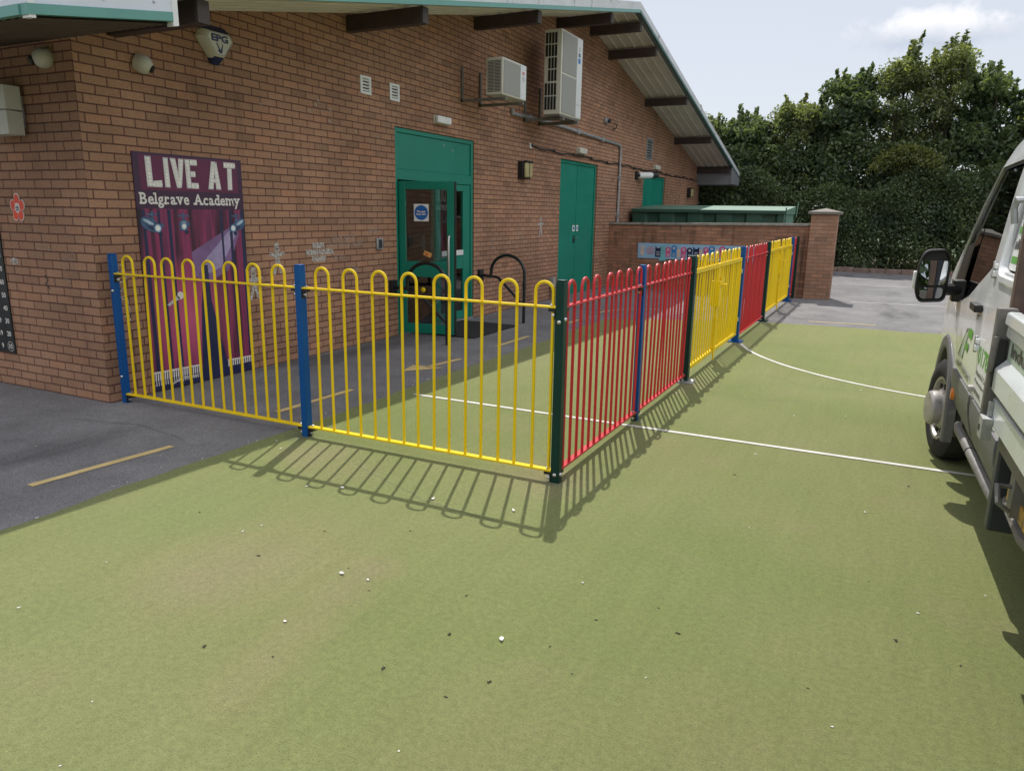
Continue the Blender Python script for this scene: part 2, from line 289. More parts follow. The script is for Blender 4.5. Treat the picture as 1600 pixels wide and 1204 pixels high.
# ------------------------------------------------------------------ mesh builder
class MB:
    def __init__(s): s.v = []; s.f = []; s.m = []; s.mats = []; s.uv = {}
    def mi(s, m):
        if m is None: m = s.mats[0] if s.mats else M['white']
        if isinstance(m, str): m = M[m]
        if m not in s.mats: s.mats.append(m)
        return s.mats.index(m)
    def add(s, vs, fs, m=None):
        o = len(s.v); k = s.mi(m); s.v += [tuple(p) for p in vs]
        for f in fs: s.f.append(tuple(i+o for i in f)); s.m.append(k)
        return s
    def quad(s, pts, m=None, uv=None):
        o = len(s.v); s.add(pts, [tuple(range(len(pts)))], m)
        if uv: s.uv[len(s.f)-1] = uv
        return s
    def box(s, a, b, m=None, rot=None, piv=None):
        x0, y0, z0 = [min(a[i], b[i]) for i in range(3)]; x1, y1, z1 = [max(a[i], b[i]) for i in range(3)]
        vs = [Vector(p) for p in ((x0,y0,z0),(x1,y0,z0),(x1,y1,z0),(x0,y1,z0),(x0,y0,z1),(x1,y0,z1),(x1,y1,z1),(x0,y1,z1))]
        if rot is not None:
            c = Vector(piv) if piv is not None else sum(vs, Vector())/8
            vs = [c + rot @ (p-c) for p in vs]
        return s.add(vs, [(3,2,1,0),(4,5,6,7),(0,1,5,4),(1,2,6,5),(2,3,7,6),(3,0,4,7)], m)
    def prism(s, poly, axis, a, b, m=None):
        # poly of 2-D points in the two other axes (cyclic order), extruded along axis
        n = len(poly)
        def P(p, h):
            if axis == 0: return (h, p[0], p[1])
            if axis == 1: return (p[0], h, p[1])
            return (p[0], p[1], h)
        vs = [P(p, a) for p in poly] + [P(p, b) for p in poly]
        fs = [tuple(range(n))[::-1], tuple(range(n, 2*n))] + [(i, (i+1) % n, n+(i+1) % n, n+i) for i in range(n)]
        return s.add(vs, fs, m)
    def tube(s, path, r, seg=10, m=None, closed=False, cap=True):
        pts = [Vector(p) for p in path]; n = len(pts)
        t0 = (pts[1]-pts[0]).normalized(); up = Vector((0,0,1)) if abs(t0.z) < .9 else Vector((1,0,0))
        u = t0.cross(up).normalized(); vs = []
        for i in range(n):
            if closed: t = (pts[(i+1) % n]-pts[i-1]).normalized()
            else: t = (pts[min(i+1, n-1)]-pts[max(i-1, 0)]).normalized()
            u = (u - t*u.dot(t)).normalized(); w = t.cross(u)
            rr = r[i] if isinstance(r, (list, tuple)) else r
            k = 1.
            if 0 < i < n-1:
                ca = (pts[i]-pts[i-1]).normalized().dot((pts[i+1]-pts[i]).normalized()); k = 1/max(.6, math.sqrt(max(.05, (1+ca)/2)))
            for j in range(seg):
                a = 2*PI*j/seg; vs.append(pts[i]+(u*math.cos(a)+w*math.sin(a))*rr*(k if n < 5 else 1))
        fs = []
        for i in range(n if closed else n-1):
            for j in range(seg):
                a = i*seg+j; b = i*seg+(j+1) % seg; c = ((i+1) % n)*seg+(j+1) % seg; d = ((i+1) % n)*seg+j
                fs.append((a, b, c, d))
        if cap and not closed: fs += [tuple(range(seg))[::-1], tuple(range((n-1)*seg, n*seg))]
        return s.add(vs, fs, m)
    def cyl(s, a, b, r, seg=14, m=None, r2=None): return s.tube([a, b], [r, r if r2 is None else r2], seg, m)
    def lathe(s, prof, o, axis, seg=24, m=None):
        o = Vector(o); ax = Vector(axis).normalized(); up = Vector((0,0,1)) if abs(ax.z) < .9 else Vector((1,0,0))
        u = ax.cross(up).normalized(); w = ax.cross(u); vs = []; n = len(prof)
        for r, h in prof:
            for j in range(seg):
                a = 2*PI*j/seg; vs.append(o+ax*h+(u*math.cos(a)+w*math.sin(a))*r)
        fs = []
        for i in range(n-1):
            for j in range(seg): fs.append((i*seg+j, i*seg+(j+1) % seg, (i+1)*seg+(j+1) % seg, (i+1)*seg+j))
        if prof[0][0] > 1e-6: fs.append(tuple(range(seg))[::-1])
        if prof[-1][0] > 1e-6: fs.append(tuple(range((n-1)*seg, n*seg)))
        return s.add(vs, fs, m)
    def build(s, name, m=None, parent=None, bevel=0., loc=None, sharp=35, fix=True):
        me = bpy.data.meshes.new(name)
        me.from_pydata(s.v, [], s.f)
        mats = s.mats if s.mats and m is None else None
        if m is not None: me.materials.append(M[m] if isinstance(m, str) else m)
        else:
            for q in s.mats: me.materials.append(q)
        if m is None:
            me.polygons.foreach_set('material_index', s.m)
        if s.uv:
            ul = me.uv_layers.new(name='UVMap')
            for fi, uv in s.uv.items():
                for li, q in zip(me.polygons[fi].loop_indices, uv): ul.data[li].uv = q
        if fix:
            bm = bmesh.new(); bm.from_mesh(me); bmesh.ops.recalc_face_normals(bm, faces=bm.faces); bm.to_mesh(me); bm.free()
        me.polygons.foreach_set('use_smooth', [True]*len(me.polygons)); me.set_sharp_from_angle(angle=math.radians(sharp))
        me.update()
        o = bpy.data.objects.new(name, me); col.objects.link(o)
        if parent: o.parent = parent
        if loc is not None: o.location = loc
        if bevel:
            b = o.modifiers.new('bevel', 'BEVEL'); b.width = bevel; b.segments = 2; b.limit_method = 'ANGLE'; b.angle_limit = math.radians(40)
        return o
def tag(o, label=None, cat=None, group=None, kind=None):
    if label: o['label'] = label
    if cat: o['category'] = cat
    if group: o['group'] = group
    if kind: o['kind'] = kind
    return o
def empty(name, loc, rz=0., label=None, cat=None, group=None):
    o = bpy.data.objects.new(name, None); col.objects.link(o); o.location = loc; o.rotation_euler = (0, 0, rz)
    o.empty_display_size = .2
    return tag(o, label, cat, group)
def copy_tree(o, parent=None):
    c = o.copy(); col.objects.link(c); c.parent = parent
    for ch in o.children: copy_tree(ch, c)
    return c
def text_geo(txt, size, bold=0., base=False):
    cu = bpy.data.curves.new('lettering', 'FONT'); cu.body = txt; cu.size = size; cu.offset = bold; cu.align_x = 'CENTER'; cu.align_y = 'CENTER'; cu.resolution_u = 3
    if base: cu.align_y = 'BOTTOM_BASELINE'
    ob = bpy.data.objects.new('lettering', cu); col.objects.link(ob)
    dg = bpy.context.evaluated_depsgraph_get(); dg.update(); me = ob.evaluated_get(dg).to_mesh()
    vs = [v.co.copy() for v in me.vertices]; fs = [tuple(p.vertices) for p in me.polygons]
    ob.evaluated_get(dg).to_mesh_clear(); bpy.data.objects.remove(ob); bpy.data.curves.remove(cu)
    return vs, fs
def text_on(mb, txt, size, o, ux, uy, m, bold=0., sx=1., fit=None):
    # lettering laid in the plane (ux, uy) centred at o; fit = (width, height) box to fill
    vs, fs = text_geo(txt, size, bold)
    if not vs: return
    x0, x1 = min(v.x for v in vs), max(v.x for v in vs); y0, y1 = min(v.y for v in vs), max(v.y for v in vs)
    kx, ky = sx, 1.
    if fit: kx = fit[0]/(x1-x0); ky = fit[1]/(y1-y0) if fit[1] else kx
    cx, cy = (x0+x1)/2, (y0+y1)/2
    o = Vector(o); ux = Vector(ux); uy = Vector(uy)
    mb.add([o+ux*((v.x-cx)*kx)+uy*((v.y-cy)*ky) for v in vs], fs, m)
SERIF = {'B': [(-.12,.4,'b'),(-.12,.4,'c')], 'l': [(-.8,1.8,'b'),(-.8,.9,'c')], 'r': [(-.3,.85,'b'),(-.3,.3,'x')], 'v': [(-.1,.44,'x'),(.56,1.1,'x')], 'A': [(-.1,.36,'b'),(.64,1.1,'b')],
         'a': [(.8,1.2,'b')], 'd': [(.8,1.22,'b'),(.45,.95,'c')], 'm': [(-.1,.24,'b'),(.36,.64,'b'),(.78,1.1,'b'),(-.12,.2,'x')], 'y': [(-.1,.44,'x'),(.56,1.1,'x')], 'g': [(.8,1.2,'x')]}
def slab_text(mb, txt, width, height, o, ux, uy, m, bold):
    # lettering with slab serifs, glyph by glyph
    o = Vector(o); ux = Vector(ux); uy = Vector(uy); pen = 0.; out = []
    for ch in txt:
        if ch == ' ': pen += .34; continue
        vs, fs = text_geo(ch, 1., bold, True); x0 = min(v.x for v in vs); w = max(v.x for v in vs)-x0
        P = [(pen+v.x-x0, v.y) for v in vs]; out.append((P, fs)); t = .115
        for a, c, k in SERIF.get(ch, []):
            yb = {'b': 0., 'x': .50-t, 'c': .71-t}[k]; xa, xb = pen+a*w, pen+c*w
            out.append(([(xa,yb),(xb,yb),(xb,yb+t),(xa,yb+t)], [(0,1,2,3)]))
        pen += w+.085
    sx, sy = width/pen, height/.95
    for i, (P, fs) in enumerate(out): mb.add([o+ux*((x-pen/2)*sx)+uy*((y-.25)*sy)+ux.cross(uy)*(.0002*(i % 3)) for x, y in P], fs, m)
def disc(mb, o, ux, uy, r, m, n=20, ry=None, a0=0., a1=2*PI):
    o = Vector(o); ux = Vector(ux); uy = Vector(uy); ry = ry or r
    full = abs(a1-a0-2*PI) < 1e-6
    k = n if full else n+1
    mb.add([o+ux*(r*math.cos(a0+(a1-a0)*i/n))+uy*(ry*math.sin(a0+(a1-a0)*i/n)) for i in range(k)], [tuple(range(k))], m)
def stroke(mb, pts, w, o, ux, uy, m):
    # flat ribbon following 2-D points in the plane (ux, uy) at o
    o = Vector(o); ux = Vector(ux); uy = Vector(uy); P = [Vector(p) for p in pts]; L = []; 
    for i, p in enumerate(P):
        t = (P[min(i+1, len(P)-1)]-P[max(0, i-1)]).normalized(); n = Vector((-t.y, t.x))*w/2
        L += [p+n, p-n]
    mb.add([o+ux*q.x+uy*q.y for q in L], [(2*i, 2*i+1, 2*i+3, 2*i+2) for i in range(len(P)-1)], m)
UXW, UYW = (0, 1, 0), (0, 0, 1)      # in the gable wall plane
# ------------------------------------------------------------------ ground
g = MB().quad([(-400,-400,-.06),(400,-400,-.06),(400,400,-.06),(-400,400,-.06)]).build('ground', 'field'); tag(g, kind='structure')
asp = MB().quad([(-18,-9,-.004),(16,-9,-.004),(16,25.0,-.004),(-18,25.0,-.004)]).build('asphalt', 'asphalt'); tag(asp, kind='structure')
edge = []
y = -9.
while y < 10.8:
    edge.append((-3.82+random.gauss(0,.007)+(.012*math.sin(y*1.7)), y)); y += .16
fe = [(-3.82,10.95),(-3.0,11.45),(-1.4,12.05),(-.7,12.12),(.1,12.14),(.8,12.2),(3,12.4),(8,12.8),(14,13.2)]
for (xa, ya), (xb, yb) in zip(fe, fe[1:]):
    k = max(2, int((xb-xa)/.2))
    for i in range(k): edge.append((xa+(xb-xa)*i/k, ya+(yb-ya)*i/k+random.gauss(0,.012)))
edge += [(14,13.2),(14,-9)]
tf = MB().add([(x, y, 0) for x, y in edge], [tuple(range(len(edge)))]).build('turf', 'turf'); tag(tf, kind='structure')
bed = MB().box((-18,25.25,-.06),(16,32,.10),'earth').build('planting_bed'); tag(bed, kind='structure')
def flat(name, polys, m, parent, z):
    b = MB()
    for p in polys: b.add([(x, y, z) for x, y in p], [tuple(range(len(p)))])
    return b.build(name, m, parent)
def band(pts, w):
    L, R = [], []
    for i, p in enumerate(pts):
        a = Vector(pts[max(0,i-1)]); c = Vector(pts[min(len(pts)-1,i+1)]); t = (c-a).normalized(); n = Vector((-t.y,t.x))*w/2
        L.append((p[0]+n.x+random.gauss(0,.002), p[1]+n.y)); R.append((p[0]-n.x+random.gauss(0,.002), p[1]-n.y))
    return L+R[::-1]
def seg(a, b, n=14): return [(a[0]+(b[0]-a[0])*i/n, a[1]+(b[1]-a[1])*i/n) for i in range(n+1)]
flat('white_line', [band(seg((-3.64,5.375),(6,5.36),60), .042)], 'pline', tf, .004)
# the big arc: circle through three measured points
cx, cy, rr = 1.55, 11.25, None
def circ(p, q, r):
    ax, ay = p; bx, by = q; cx, cy = r; d = 2*(ax*(by-cy)+bx*(cy-ay)+cx*(ay-by))
    ux = ((ax*ax+ay*ay)*(by-cy)+(bx*bx+by*by)*(cy-ay)+(cx*cx+cy*cy)*(ay-by))/d
    uy = ((ax*ax+ay*ay)*(cx-bx)+(bx*bx+by*by)*(ax-cx)+(cx*cx+cy*cy)*(bx-ax))/d
    return ux, uy, math.hypot(ax-ux, ay-uy)
ux, uy, ur = circ((-1.503,9.614),(-.688,8.37),(.533,7.649))
a0 = math.atan2(9.75-uy, -1.56-ux); 
arc = [(ux+ur*math.cos(a0+i*.035), uy+ur*math.sin(a0+i*.035)) for i in range(60)]
flat('white_line', [band(arc, .042)], 'pline', tf, .004)
for a, b in (((-4.325,2.40),(-4.24,3.31)), ((-4.26,4.33),(-4.23,5.25)), ((-4.15,7.95),(-4.14,8.84)), ((-4.155,10.2),(-4.15,10.66))):
    flat('yellow_dash', [band(seg(a, b, 8), .06)], 'yline', asp, 0.)
flat('yellow_arrow', [band(seg((-4.2,6.45),(-4.12,7.02), 6), .06), [(-4.30,6.12),(-4.02,6.50),(-4.38,6.46)]], 'yline', asp, 0.)
def crease(pts, w_=.007):
    P = []
    for (xa, ya), (xb, yb) in zip(pts, pts[1:]):
        for i in range(8): P.append((xa+(xb-xa)*i/8+random.gauss(0,.004), ya+(yb-ya)*i/8+random.gauss(0,.004)))
    flat('crease', [band(P+[pts[-1]], w_)], 'creasem', tf, .0015)
for pts in ([(-.95,7.9),(-.5,7.55),(-.05,7.62),(.02,8.0)], [(-.9,8.6),(-.2,8.5),(.3,8.55)], [(-1.45,6.9),(-.9,6.75),(-.5,6.9)], [(-2.9,3.62),(-2.2,3.32),(-1.7,3.25)], [(-1.62,4.05),(-2.1,4.6),(-2.2,5.2)], [(-.6,10.2),(.1,10.35),(.6,10.2)]): crease(pts)
for pts in ([(-4.6,4.4),(-4.9,5.6),(-4.7,6.6)], [(-.3,14.6),(.6,14.2),(1.6,14.4)], [(-5.5,3.4),(-4.9,3.55),(-4.2,3.45)]):
    P = []
    for (xa, ya), (xb, yb) in zip(pts, pts[1:]):
        for i in range(10): P.append((xa+(xb-xa)*i/10+random.gauss(0,.012), ya+(yb-ya)*i/10+random.gauss(0,.012)))
    flat('crack', [band(P, .005)], 'crackm', asp, -.0015)
arc2 = [(-4.18,11.6),(-4.14,11.9),(-4.05,12.15),(-3.93,12.38),(-3.75,12.55),(-3.5,12.66)]
flat('yellow_curve', [band(arc2, .05)], 'yline', asp, 0.)
flat('yellow_dash', [band(seg((-.98,12.53),(-.02,12.66), 10), .045)], 'yline', asp, 0.)
flat('white_line', [band(seg((-.55,16.03),(9,16.75), 30), .05)], 'pline', asp, 0.)
flat('white_line', [band(seg((-.75,20.3),(3.2,20.5), 16), .05)], 'pline', asp, 0.)

# ------------------------------------------------------------------ the brick building
zr = lambda y: 5.22-.213*abs(y-14.25)
OPEN = [(7.99,10.0,2.62),(13.29,15.29,2.60),(18.60,20.62,2.58)]
bld = empty('school_building', (W, 14.25, 0), 0, 'long single storey brown brick building with low gable end and green doors', 'building')
BL = Vector((W, 14.25, 0))
class LMB(MB):
    # builder that takes world coordinates and stores them relative to its root
    def __init__(s, root): super().__init__(); s.o = Vector(root.location)
    def build(s, *a, **k):
        s.v = [(p[0]-s.o.x, p[1]-s.o.y, p[2]-s.o.z) for p in s.v]; return super().build(*a, **k)
wl = LMB(bld)
ys = sorted({YC, 24.7, 14.25, *[o[0] for o in OPEN], *[o[1] for o in OPEN]})
for a, b in zip(ys, ys[1:]):
    z0 = 0.
    for o in OPEN:
        if a >= o[0]-1e-6 and b <= o[1]+1e-6: z0 = o[2]
    pts = [(a, z0 if z0 else -.05), (b, z0 if z0 else -.05), (b, zr(b)+.02), (a, zr(a)+.02)]
    wl.quad([(W, p, q) for p, q in pts], 'brick', pts)
for a, b, z in OPEN:
    d = .12
    wl.quad([(W,a,0),(W,a,z),(W-d,a,z),(W-d,a,0)], 'brick', [(0,0),(0,z),(d,z),(d,0)])
    wl.quad([(W,b,0),(W,b,z),(W-d,b,z),(W-d,b,0)], 'brick', [(0,0),(0,z),(d,z),(d,0)])
    wl.quad([(W,a,z),(W,b,z),(W-d,b,z),(W-d,a,z)], 'brick', [(a,0),(b,0),(b,d),(a,d)])
wl.quad([(-16,YC,-.05),(W,YC,-.05),(W,YC,zr(YC)+.02),(-16,YC,zr(YC)+.02)], 'brick', [(-10.36+.115,-.05),(.115,-.05),(.115,3.02),(-10.36+.115,3.02)])
wl.quad([(-16,24.7,-.05),(W,24.7,-.05),(W,24.7,3),(-16,24.7,3)], 'brick', [(0,0),(10,0),(10,3),(0,3)])
pts = [(YC,-.05),(24.7,-.05),(24.7,3),(14.25,5.2),(YC,3)]
wl.quad([(-16,p,q) for p, q in pts], 'brick', pts)
wall = wl.build('wall', None, bld, fix=False)
b = LMB(bld)
for zz, mm in ((0.02,'mat'),(2.68,'room')): b.quad([(W-.12,7.4,zz),(W-.12,11,zz),(-9.5,11,zz),(-9.5,7.4,zz)], mm)
for p in (((W-.12,7.4),(-9.5,7.4)),((-9.5,7.4),(-9.5,11)),((-9.5,11),(W-.12,11))):
    b.quad([(*p[0],0.02),(*p[1],0.02),(*p[1],2.68),(*p[0],2.68)], 'room')
b.build('interior', None, bld)
b = LMB(bld)
yy = [2.89,14.25,25.6]
poly = [(y, zr(y)+.02) for y in yy]+[(y, zr(y)+.165) for y in yy[::-1]]
b.prism(poly, 0, -16.5, -4.60, 'roof'); roof = b.build('roof', None, bld)
# corrugated underside of the overhang
b = LMB(bld); prof = []; x = W
while x < -4.62:
    for dx, h in ((0,.0),(.150,.0),(.158,.018),(.185,.018)): prof.append((x+dx, h))
    x += .193
prof = [q for q in prof if q[0] < -4.605]
for ya, yb in ((3.86,14.25),(14.25,25.55)):
    n = len(prof); vs = [(px, ya, zr(ya)+.012-h) for px, h in prof]+[(px, yb, zr(yb)+.012-h) for px, h in prof]
    b.add(vs, [(i, i+1, n+i+1, n+i) for i in range(n-1)], 'soffit')
b.build('soffit', None, roof, sharp=20)
b = LMB(bld)
for ya, yb in ((3.9,14.25),(14.25,25.6)):
    b.prism([(ya,zr(ya)+.041),(yb,zr(yb)+.041),(yb,zr(yb)+.17),(ya,zr(ya)+.17)], 0, -4.598, -4.562, 'fasciadirty')
b.build('verge_flashing', None, roof)
b = LMB(bld)
for ya, yb in ((3.9,14.25),(14.25,25.6)):
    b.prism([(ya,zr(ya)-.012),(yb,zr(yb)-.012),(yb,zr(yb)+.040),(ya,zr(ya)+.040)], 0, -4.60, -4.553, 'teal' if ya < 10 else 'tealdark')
b.build('verge_trim', None, roof)
b = LMB(bld)
b.prism([(2.89,2.715),(3.88,2.89),(3.88,zr(3.88)+.205),(2.89,zr(2.89)+.205)], 0, -4.60, -4.545, 'fascia')
b.box((-16.5,2.86,2.715),(-4.545,2.888,3.03),'fascia')
b.prism([(3.86,2.80),(3.905,2.81),(3.905,zr(3.9)+.215),(3.86,zr(3.86)+.215)], 0, -4.6, -4.538, 'white')
b.prism([(2.868,2.64),(2.91,2.645),(2.91,3.05),(2.868,3.05)], 0, -4.6, -4.540, 'white')
for sx, sy in ((2.93,2.77),(3.35,2.85),(3.72,2.92),(2.93,2.95),(3.72,3.1)): b.lathe([(.009,0),(.008,.006),(0,.008)], (-4.545,sy,sx) if False else (-4.545,sx,sy), (1,0,0), 8, 'galv')
for sx in (-4.7,-5.3,-5.9): b.lathe([(.009,0),(.008,.006),(0,.008)], (sx,2.86,2.77), (0,-1,0), 8, 'galv')
b.build('fascia_panel', None, roof)
b = LMB(bld)
b.prism([(2.86,2.655),(3.86,2.832),(3.86,2.888),(2.86,2.713)], 0, -4.60, -4.535, 'teal')
b.box((-16.5,2.85,2.655),(-4.602,2.888,2.713),'teal')
b.build('eave_trim', None, roof)
b = LMB(bld); prof = []; x = -16.
while x < -4.62:
    for dx, h in ((0,0),(.03,0),(.042,.02),(.072,.02)): prof.append((x+dx, h))
    x += .084
n = len(prof); vs = [(px, 2.889, 2.668-h) for px, h in prof]+[(px, 3.88, 2.842-h) for px, h in prof]
b.add(vs, [(i, i+1, n+i+1, n+i) for i in range(n-1)], 'brown2')
b.quad([(W,3.88,2.84),(-4.6,3.88,2.84),(-4.6,3.88,3.05),(W,3.88,3.05)], 'brown')
b.build('eave_soffit', None, roof, sharp=20)
b = LMB(bld); b.box((W-.3,24.34,2.55),(-4.602,25.59,2.97),'greybox'); b.build('eave_box', None, roof, bevel=.006)
b = LMB(bld); b.prism([(24.3,2.57),(25.6,2.57),(25.6,zr(25.6)-.013),(24.3,zr(24.3)-.013)], 0, -4.6, -4.56, 'greybox'); b.build('eave_box_end', None, roof)
for py in (4.16,7.105,9.973,12.904,14.53,15.635,18.364,21.301,24.22):
    zt = min(zr(py), zr(py+.1))-.012
    b = LMB(bld); b.box((W-.05,py,zt-.165),(-4.66,py+.1,zt),'brown'); pu = b.build('rafter_end', None, bld, bevel=.004)
    b = LMB(bld); b.box((-4.657,py-.004,zt-.16),(-4.63,py+.104,zt-.002),'plate'); b.build('end_plate', None, pu)
# chalk on the brickwork
def wallpt(y, z, e=.0025): return (W+e, y, z)
class CH(LMB):
    pass
b = LMB(bld)
bw, bh = .22, .0733
def cflush():
    global b
    if b.v: b.build('chalk_mark', None, wall, fix=False)
    b = LMB(bld)
for (yc, zc, k, mm) in ((6.50,1.21,1,'chalk'),(6.39,1.135,1,'chalk'),(6.62,1.135,1.3,'chalk'),(6.50,1.06,1.2,'chalk'),(6.72,1.21,1,'chalkfaint'),(6.80,1.285,1,'chalkfaint'),(7.04,1.285,1,'chalkfaint'),(6.95,1.21,1.3,'chalkfaint'),(7.2,1.21,1,'chalkfaint'),(7.1,.93,1,'chalkfaint'),(7.5,1.36,1,'chalkfaint'),(6.85,1.06,1,'chalkfaint')):
    r = round(zc/bh-.5)*bh
    b.quad([wallpt(yc-.095*k, r+.007), wallpt(yc+.095*k, r+.007), wallpt(yc+.095*k, r+bh-.007), wallpt(yc-.095*k, r+bh-.007)], mm); cflush()
def chalkfig(y, z, s, m='chalkfaint'):
    disc(b, wallpt(y, z+.12*s, .003), UXW, UYW, .035*s, m, 12)
    stroke(b, [(0,.1*s),(.005,-.04*s)], .06*s, wallpt(y, z, .003), UXW, UYW, m)
    stroke(b, [(-.1*s,.05*s),(0,.03*s),(.1*s,.055*s)], .035*s, wallpt(y, z, .0032), UXW, UYW, m)
    stroke(b, [(-.05*s,-.14*s),(-.01*s,-.04*s)], .035*s, wallpt(y, z, .0034), UXW, UYW, m); stroke(b, [(.05*s,-.14*s),(.02*s,-.04*s)], .035*s, wallpt(y, z, .0036), UXW, UYW, m); cflush()
chalkfig(5.86,1.09,1.1,'chalk'); chalkfig(5.52,.86,1.1,'chalk'); chalkfig(11.6,1.2,1.,'chalkfaint'); chalkfig(10.6,1.1,.9); chalkfig(12.45,1.35,1.2,'chalk')
for a in range(9):
    t = a*.7; stroke(b, [(.1*math.cos(t),.12*math.sin(t)),(.19*math.cos(t),.2*math.sin(t))], .018, wallpt(7.6,1.2,.003+a*.0001), UXW, UYW, 'chalkfaint')
cflush()
for i in range(7):
    yy_ = 4.05+.05*random.random(); z_ = 1.1-.07*i; stroke(b, [(-.03,.02),(.02,.028),(.03,-.02),(-.01,-.03)], .012, wallpt(yy_, z_, .003), UXW, UYW, 'chalk')
cflush()
for i in range(14): stroke(b, [(-.02,.01),(.0,.03),(.02,.0)], .01, wallpt(random.uniform(4.5,9.5), random.uniform(2.4,2.8), .003), UXW, UYW, 'chalk'); cflush()
# left wall scribbles
o2 = lambda x, z: (x, YC-.003, z)
for i in range(18):
    x = random.uniform(-6.5,-5.75); z = random.uniform(.95,1.6)
    p = [(random.gauss(0,.05), random.gauss(0,.02)) for _ in range(4)] if i % 2 else [(-.1,.0),(-.03,-.012),(.05,-.02),(.1,-.03)]
    stroke(b, p, random.choice((.008,.012,.018)), o2(x, z), (1,0,0), UYW, 'chalkfaint'); cflush()
disc(b, o2(-6.72,1.12), (1,0,0), UYW, .06, 'chalk', 12, .03); cflush()
stroke(b, [(-.02,.06),(.02,.02),(-.02,-.01),(.03,-.05)], .014, (-6.3,YC-.0032,.96), (1,0,0), UYW, 'black'); cflush()

# --- doors in the gable
def fixed_door(y0, y1, z1, stickers):
    b = LMB(bld); x = W-.045
    b.box((x-.04,y0+.004,0.0),(x-.012,y1-.004,z1-.004),'door2'); d = b.build('steel_door', None, bld, bevel=.004)
    b = LMB(bld)
    b.box((x-.03,y0+.004,0),(x+.012,y0+.055,z1-.004),'door2'); b.box((x-.03,y1-.055,0),(x+.012,y1-.004,z1-.004),'door2'); b.box((x-.03,y0+.056,z1-.06),(x+.011,y1-.056,z1-.004),'door2')
    b.build('door_frame', None, d, bevel=.003)
    b = LMB(bld); b.box((x-.013,(y0+y1)/2-.02,.03),(x-.006,(y0+y1)/2+.02,z1-.07),'door2'); b.box((x-.013,y0+.06,z1-.64),(x-.008,y1-.06,z1-.60),'door2'); b.build('door_seam', None, d)
    if stickers:
        b = LMB(bld)
        for yy in (14.17,14.36):
            b.box((x-.011,yy-.055,1.25),(x-.006,yy+.055,1.37),'white'); b.box((x-.0058,yy-.025,1.28),(x-.004,yy+.025,1.34),'signblue')
        b.build('sticker', None, d)
    b = LMB(bld); ym = (y0+y1)/2-.1
    b.box((x-.011,ym-.03,1.02),(x,ym+.03,1.16),'black'); b.tube([(x,ym,1.12),(x+.04,ym,1.12),(x+.04,ym+.11,1.12)], .009, 8, 'steel'); b.build('door_handle', None, d)
fixed_door(13.29,15.29,2.60,True); fixed_door(18.60,20.62,2.58,False)
# entrance: frame, transom panel, one leaf folded open, one closed
b = LMB(bld); x0, x1 = W-.09, W-.015
b.box((x0,7.995,0),(x1,8.055,2.615),'door'); b.box((x0,9.935,0),(x1,9.995,2.615),'door'); b.box((x0,8.056,2.56),(x1-.002,9.934,2.615),'door'); b.box((x0,8.056,1.985),(x1-.002,9.934,2.115),'door')
b.box((x0,8.95,.0),(x1-.004,9.02,1.984),'door')
fr = b.build('entrance_frame', None, bld, bevel=.004)
b = LMB(bld); b.box((x0+.02,8.056,2.116),(x1-.02,9.934,2.559),'door'); b.build('transom_panel', None, fr, bevel=.004)
b = LMB(bld); b.box((x0,8.056,0),(x1+.05,9.934,.022),'galv'); b.build('threshold', None, fr)
b = LMB(bld); xa, xb = W-.075, W-.03
b.box((xa,9.021,.03),(xb,9.10,1.98),'door'); b.box((xa,9.735,.03),(xb,9.93,1.98),'door')
for z0, z1 in ((.03,.14),(.77,.97),(1.89,1.98)): b.box((xa+.001,9.101,z0),(xb-.001,9.734,z1),'door')
b.box((xb-.004,9.12,.97),(xb+.012,9.72,1.045),'white')
cl = b.build('closed_door_leaf', None, bld, bevel=.004)
b = LMB(bld)
for z0, z1 in ((.141,.769),(.971,1.889)): b.box((W-.058,9.101,z0),(W-.05,9.734,z1),'glass')
b.build('pane', None, cl)
# open leaf, built along +u from its hinge then turned out
ang = math.atan2(.145,.72)
H = Vector((W-.012, 8.062, 0)); U = Vector((math.cos(ang), math.sin(ang), 0)); V = Vector((-math.sin(ang), math.cos(ang), 0))
def leafpt(p): return H+U*p[0]+V*p[1]+Vector((0,0,p[2]))
class Leaf(LMB):
    def build(s, *a, **k):
        s.v = [tuple(leafpt(p)) for p in s.v]; return super().build(*a, **k)
b = Leaf(bld); LW = .755
b.box((0,0,.03),(.09,.045,1.965),'door'); b.box((LW-.10,0,.03),(LW,.045,1.965),'door')
for z0, z1 in ((.03,.155),(.765,.965),(1.865,1.965)): b.box((.091,.001,z0),(LW-.101,.044,z1),'door')
leaf = b.build('open_door_leaf', None, bld, bevel=.004)
b = Leaf(bld)
for z0, z1 in ((.156,.764),(.966,1.864)): b.box((.091,.019,z0),(LW-.101,.027,z1),'glass')
b.build('pane', None, leaf)
b = Leaf(bld); b.box((LW,-.002,.03),(LW+.012,.047,1.965),'black'); b.build('edge_seal', None, leaf)
b = Leaf(bld); u = LW-.055
b.tube([(u,0,1.30),(u,-.05,1.29),(u-.0,-.065,1.25),(u,-.065,.72),(u,-.05,.675),(u,0,.665)], .014, 10, 'steel'); b.build('pull_handle', None, leaf)
b = Leaf(bld); b.box((.33,.014,1.03),(.44,.018,1.09),'tape',rot=Matrix.Rotation(.35,3,'Y')); b.box((.36,.012,1.045),(.39,.0135,1.07),'orange',rot=Matrix.Rotation(.35,3,'Y')); b.build('notice_scrap', None, leaf)
b = Leaf(bld); b.lathe([(.02,0),(.035,.012),(.02,.03),(0,.034)], (.33,0,.60), (0,-1,0), 10, 'yellow'); b.build('door_bumper', None, leaf)
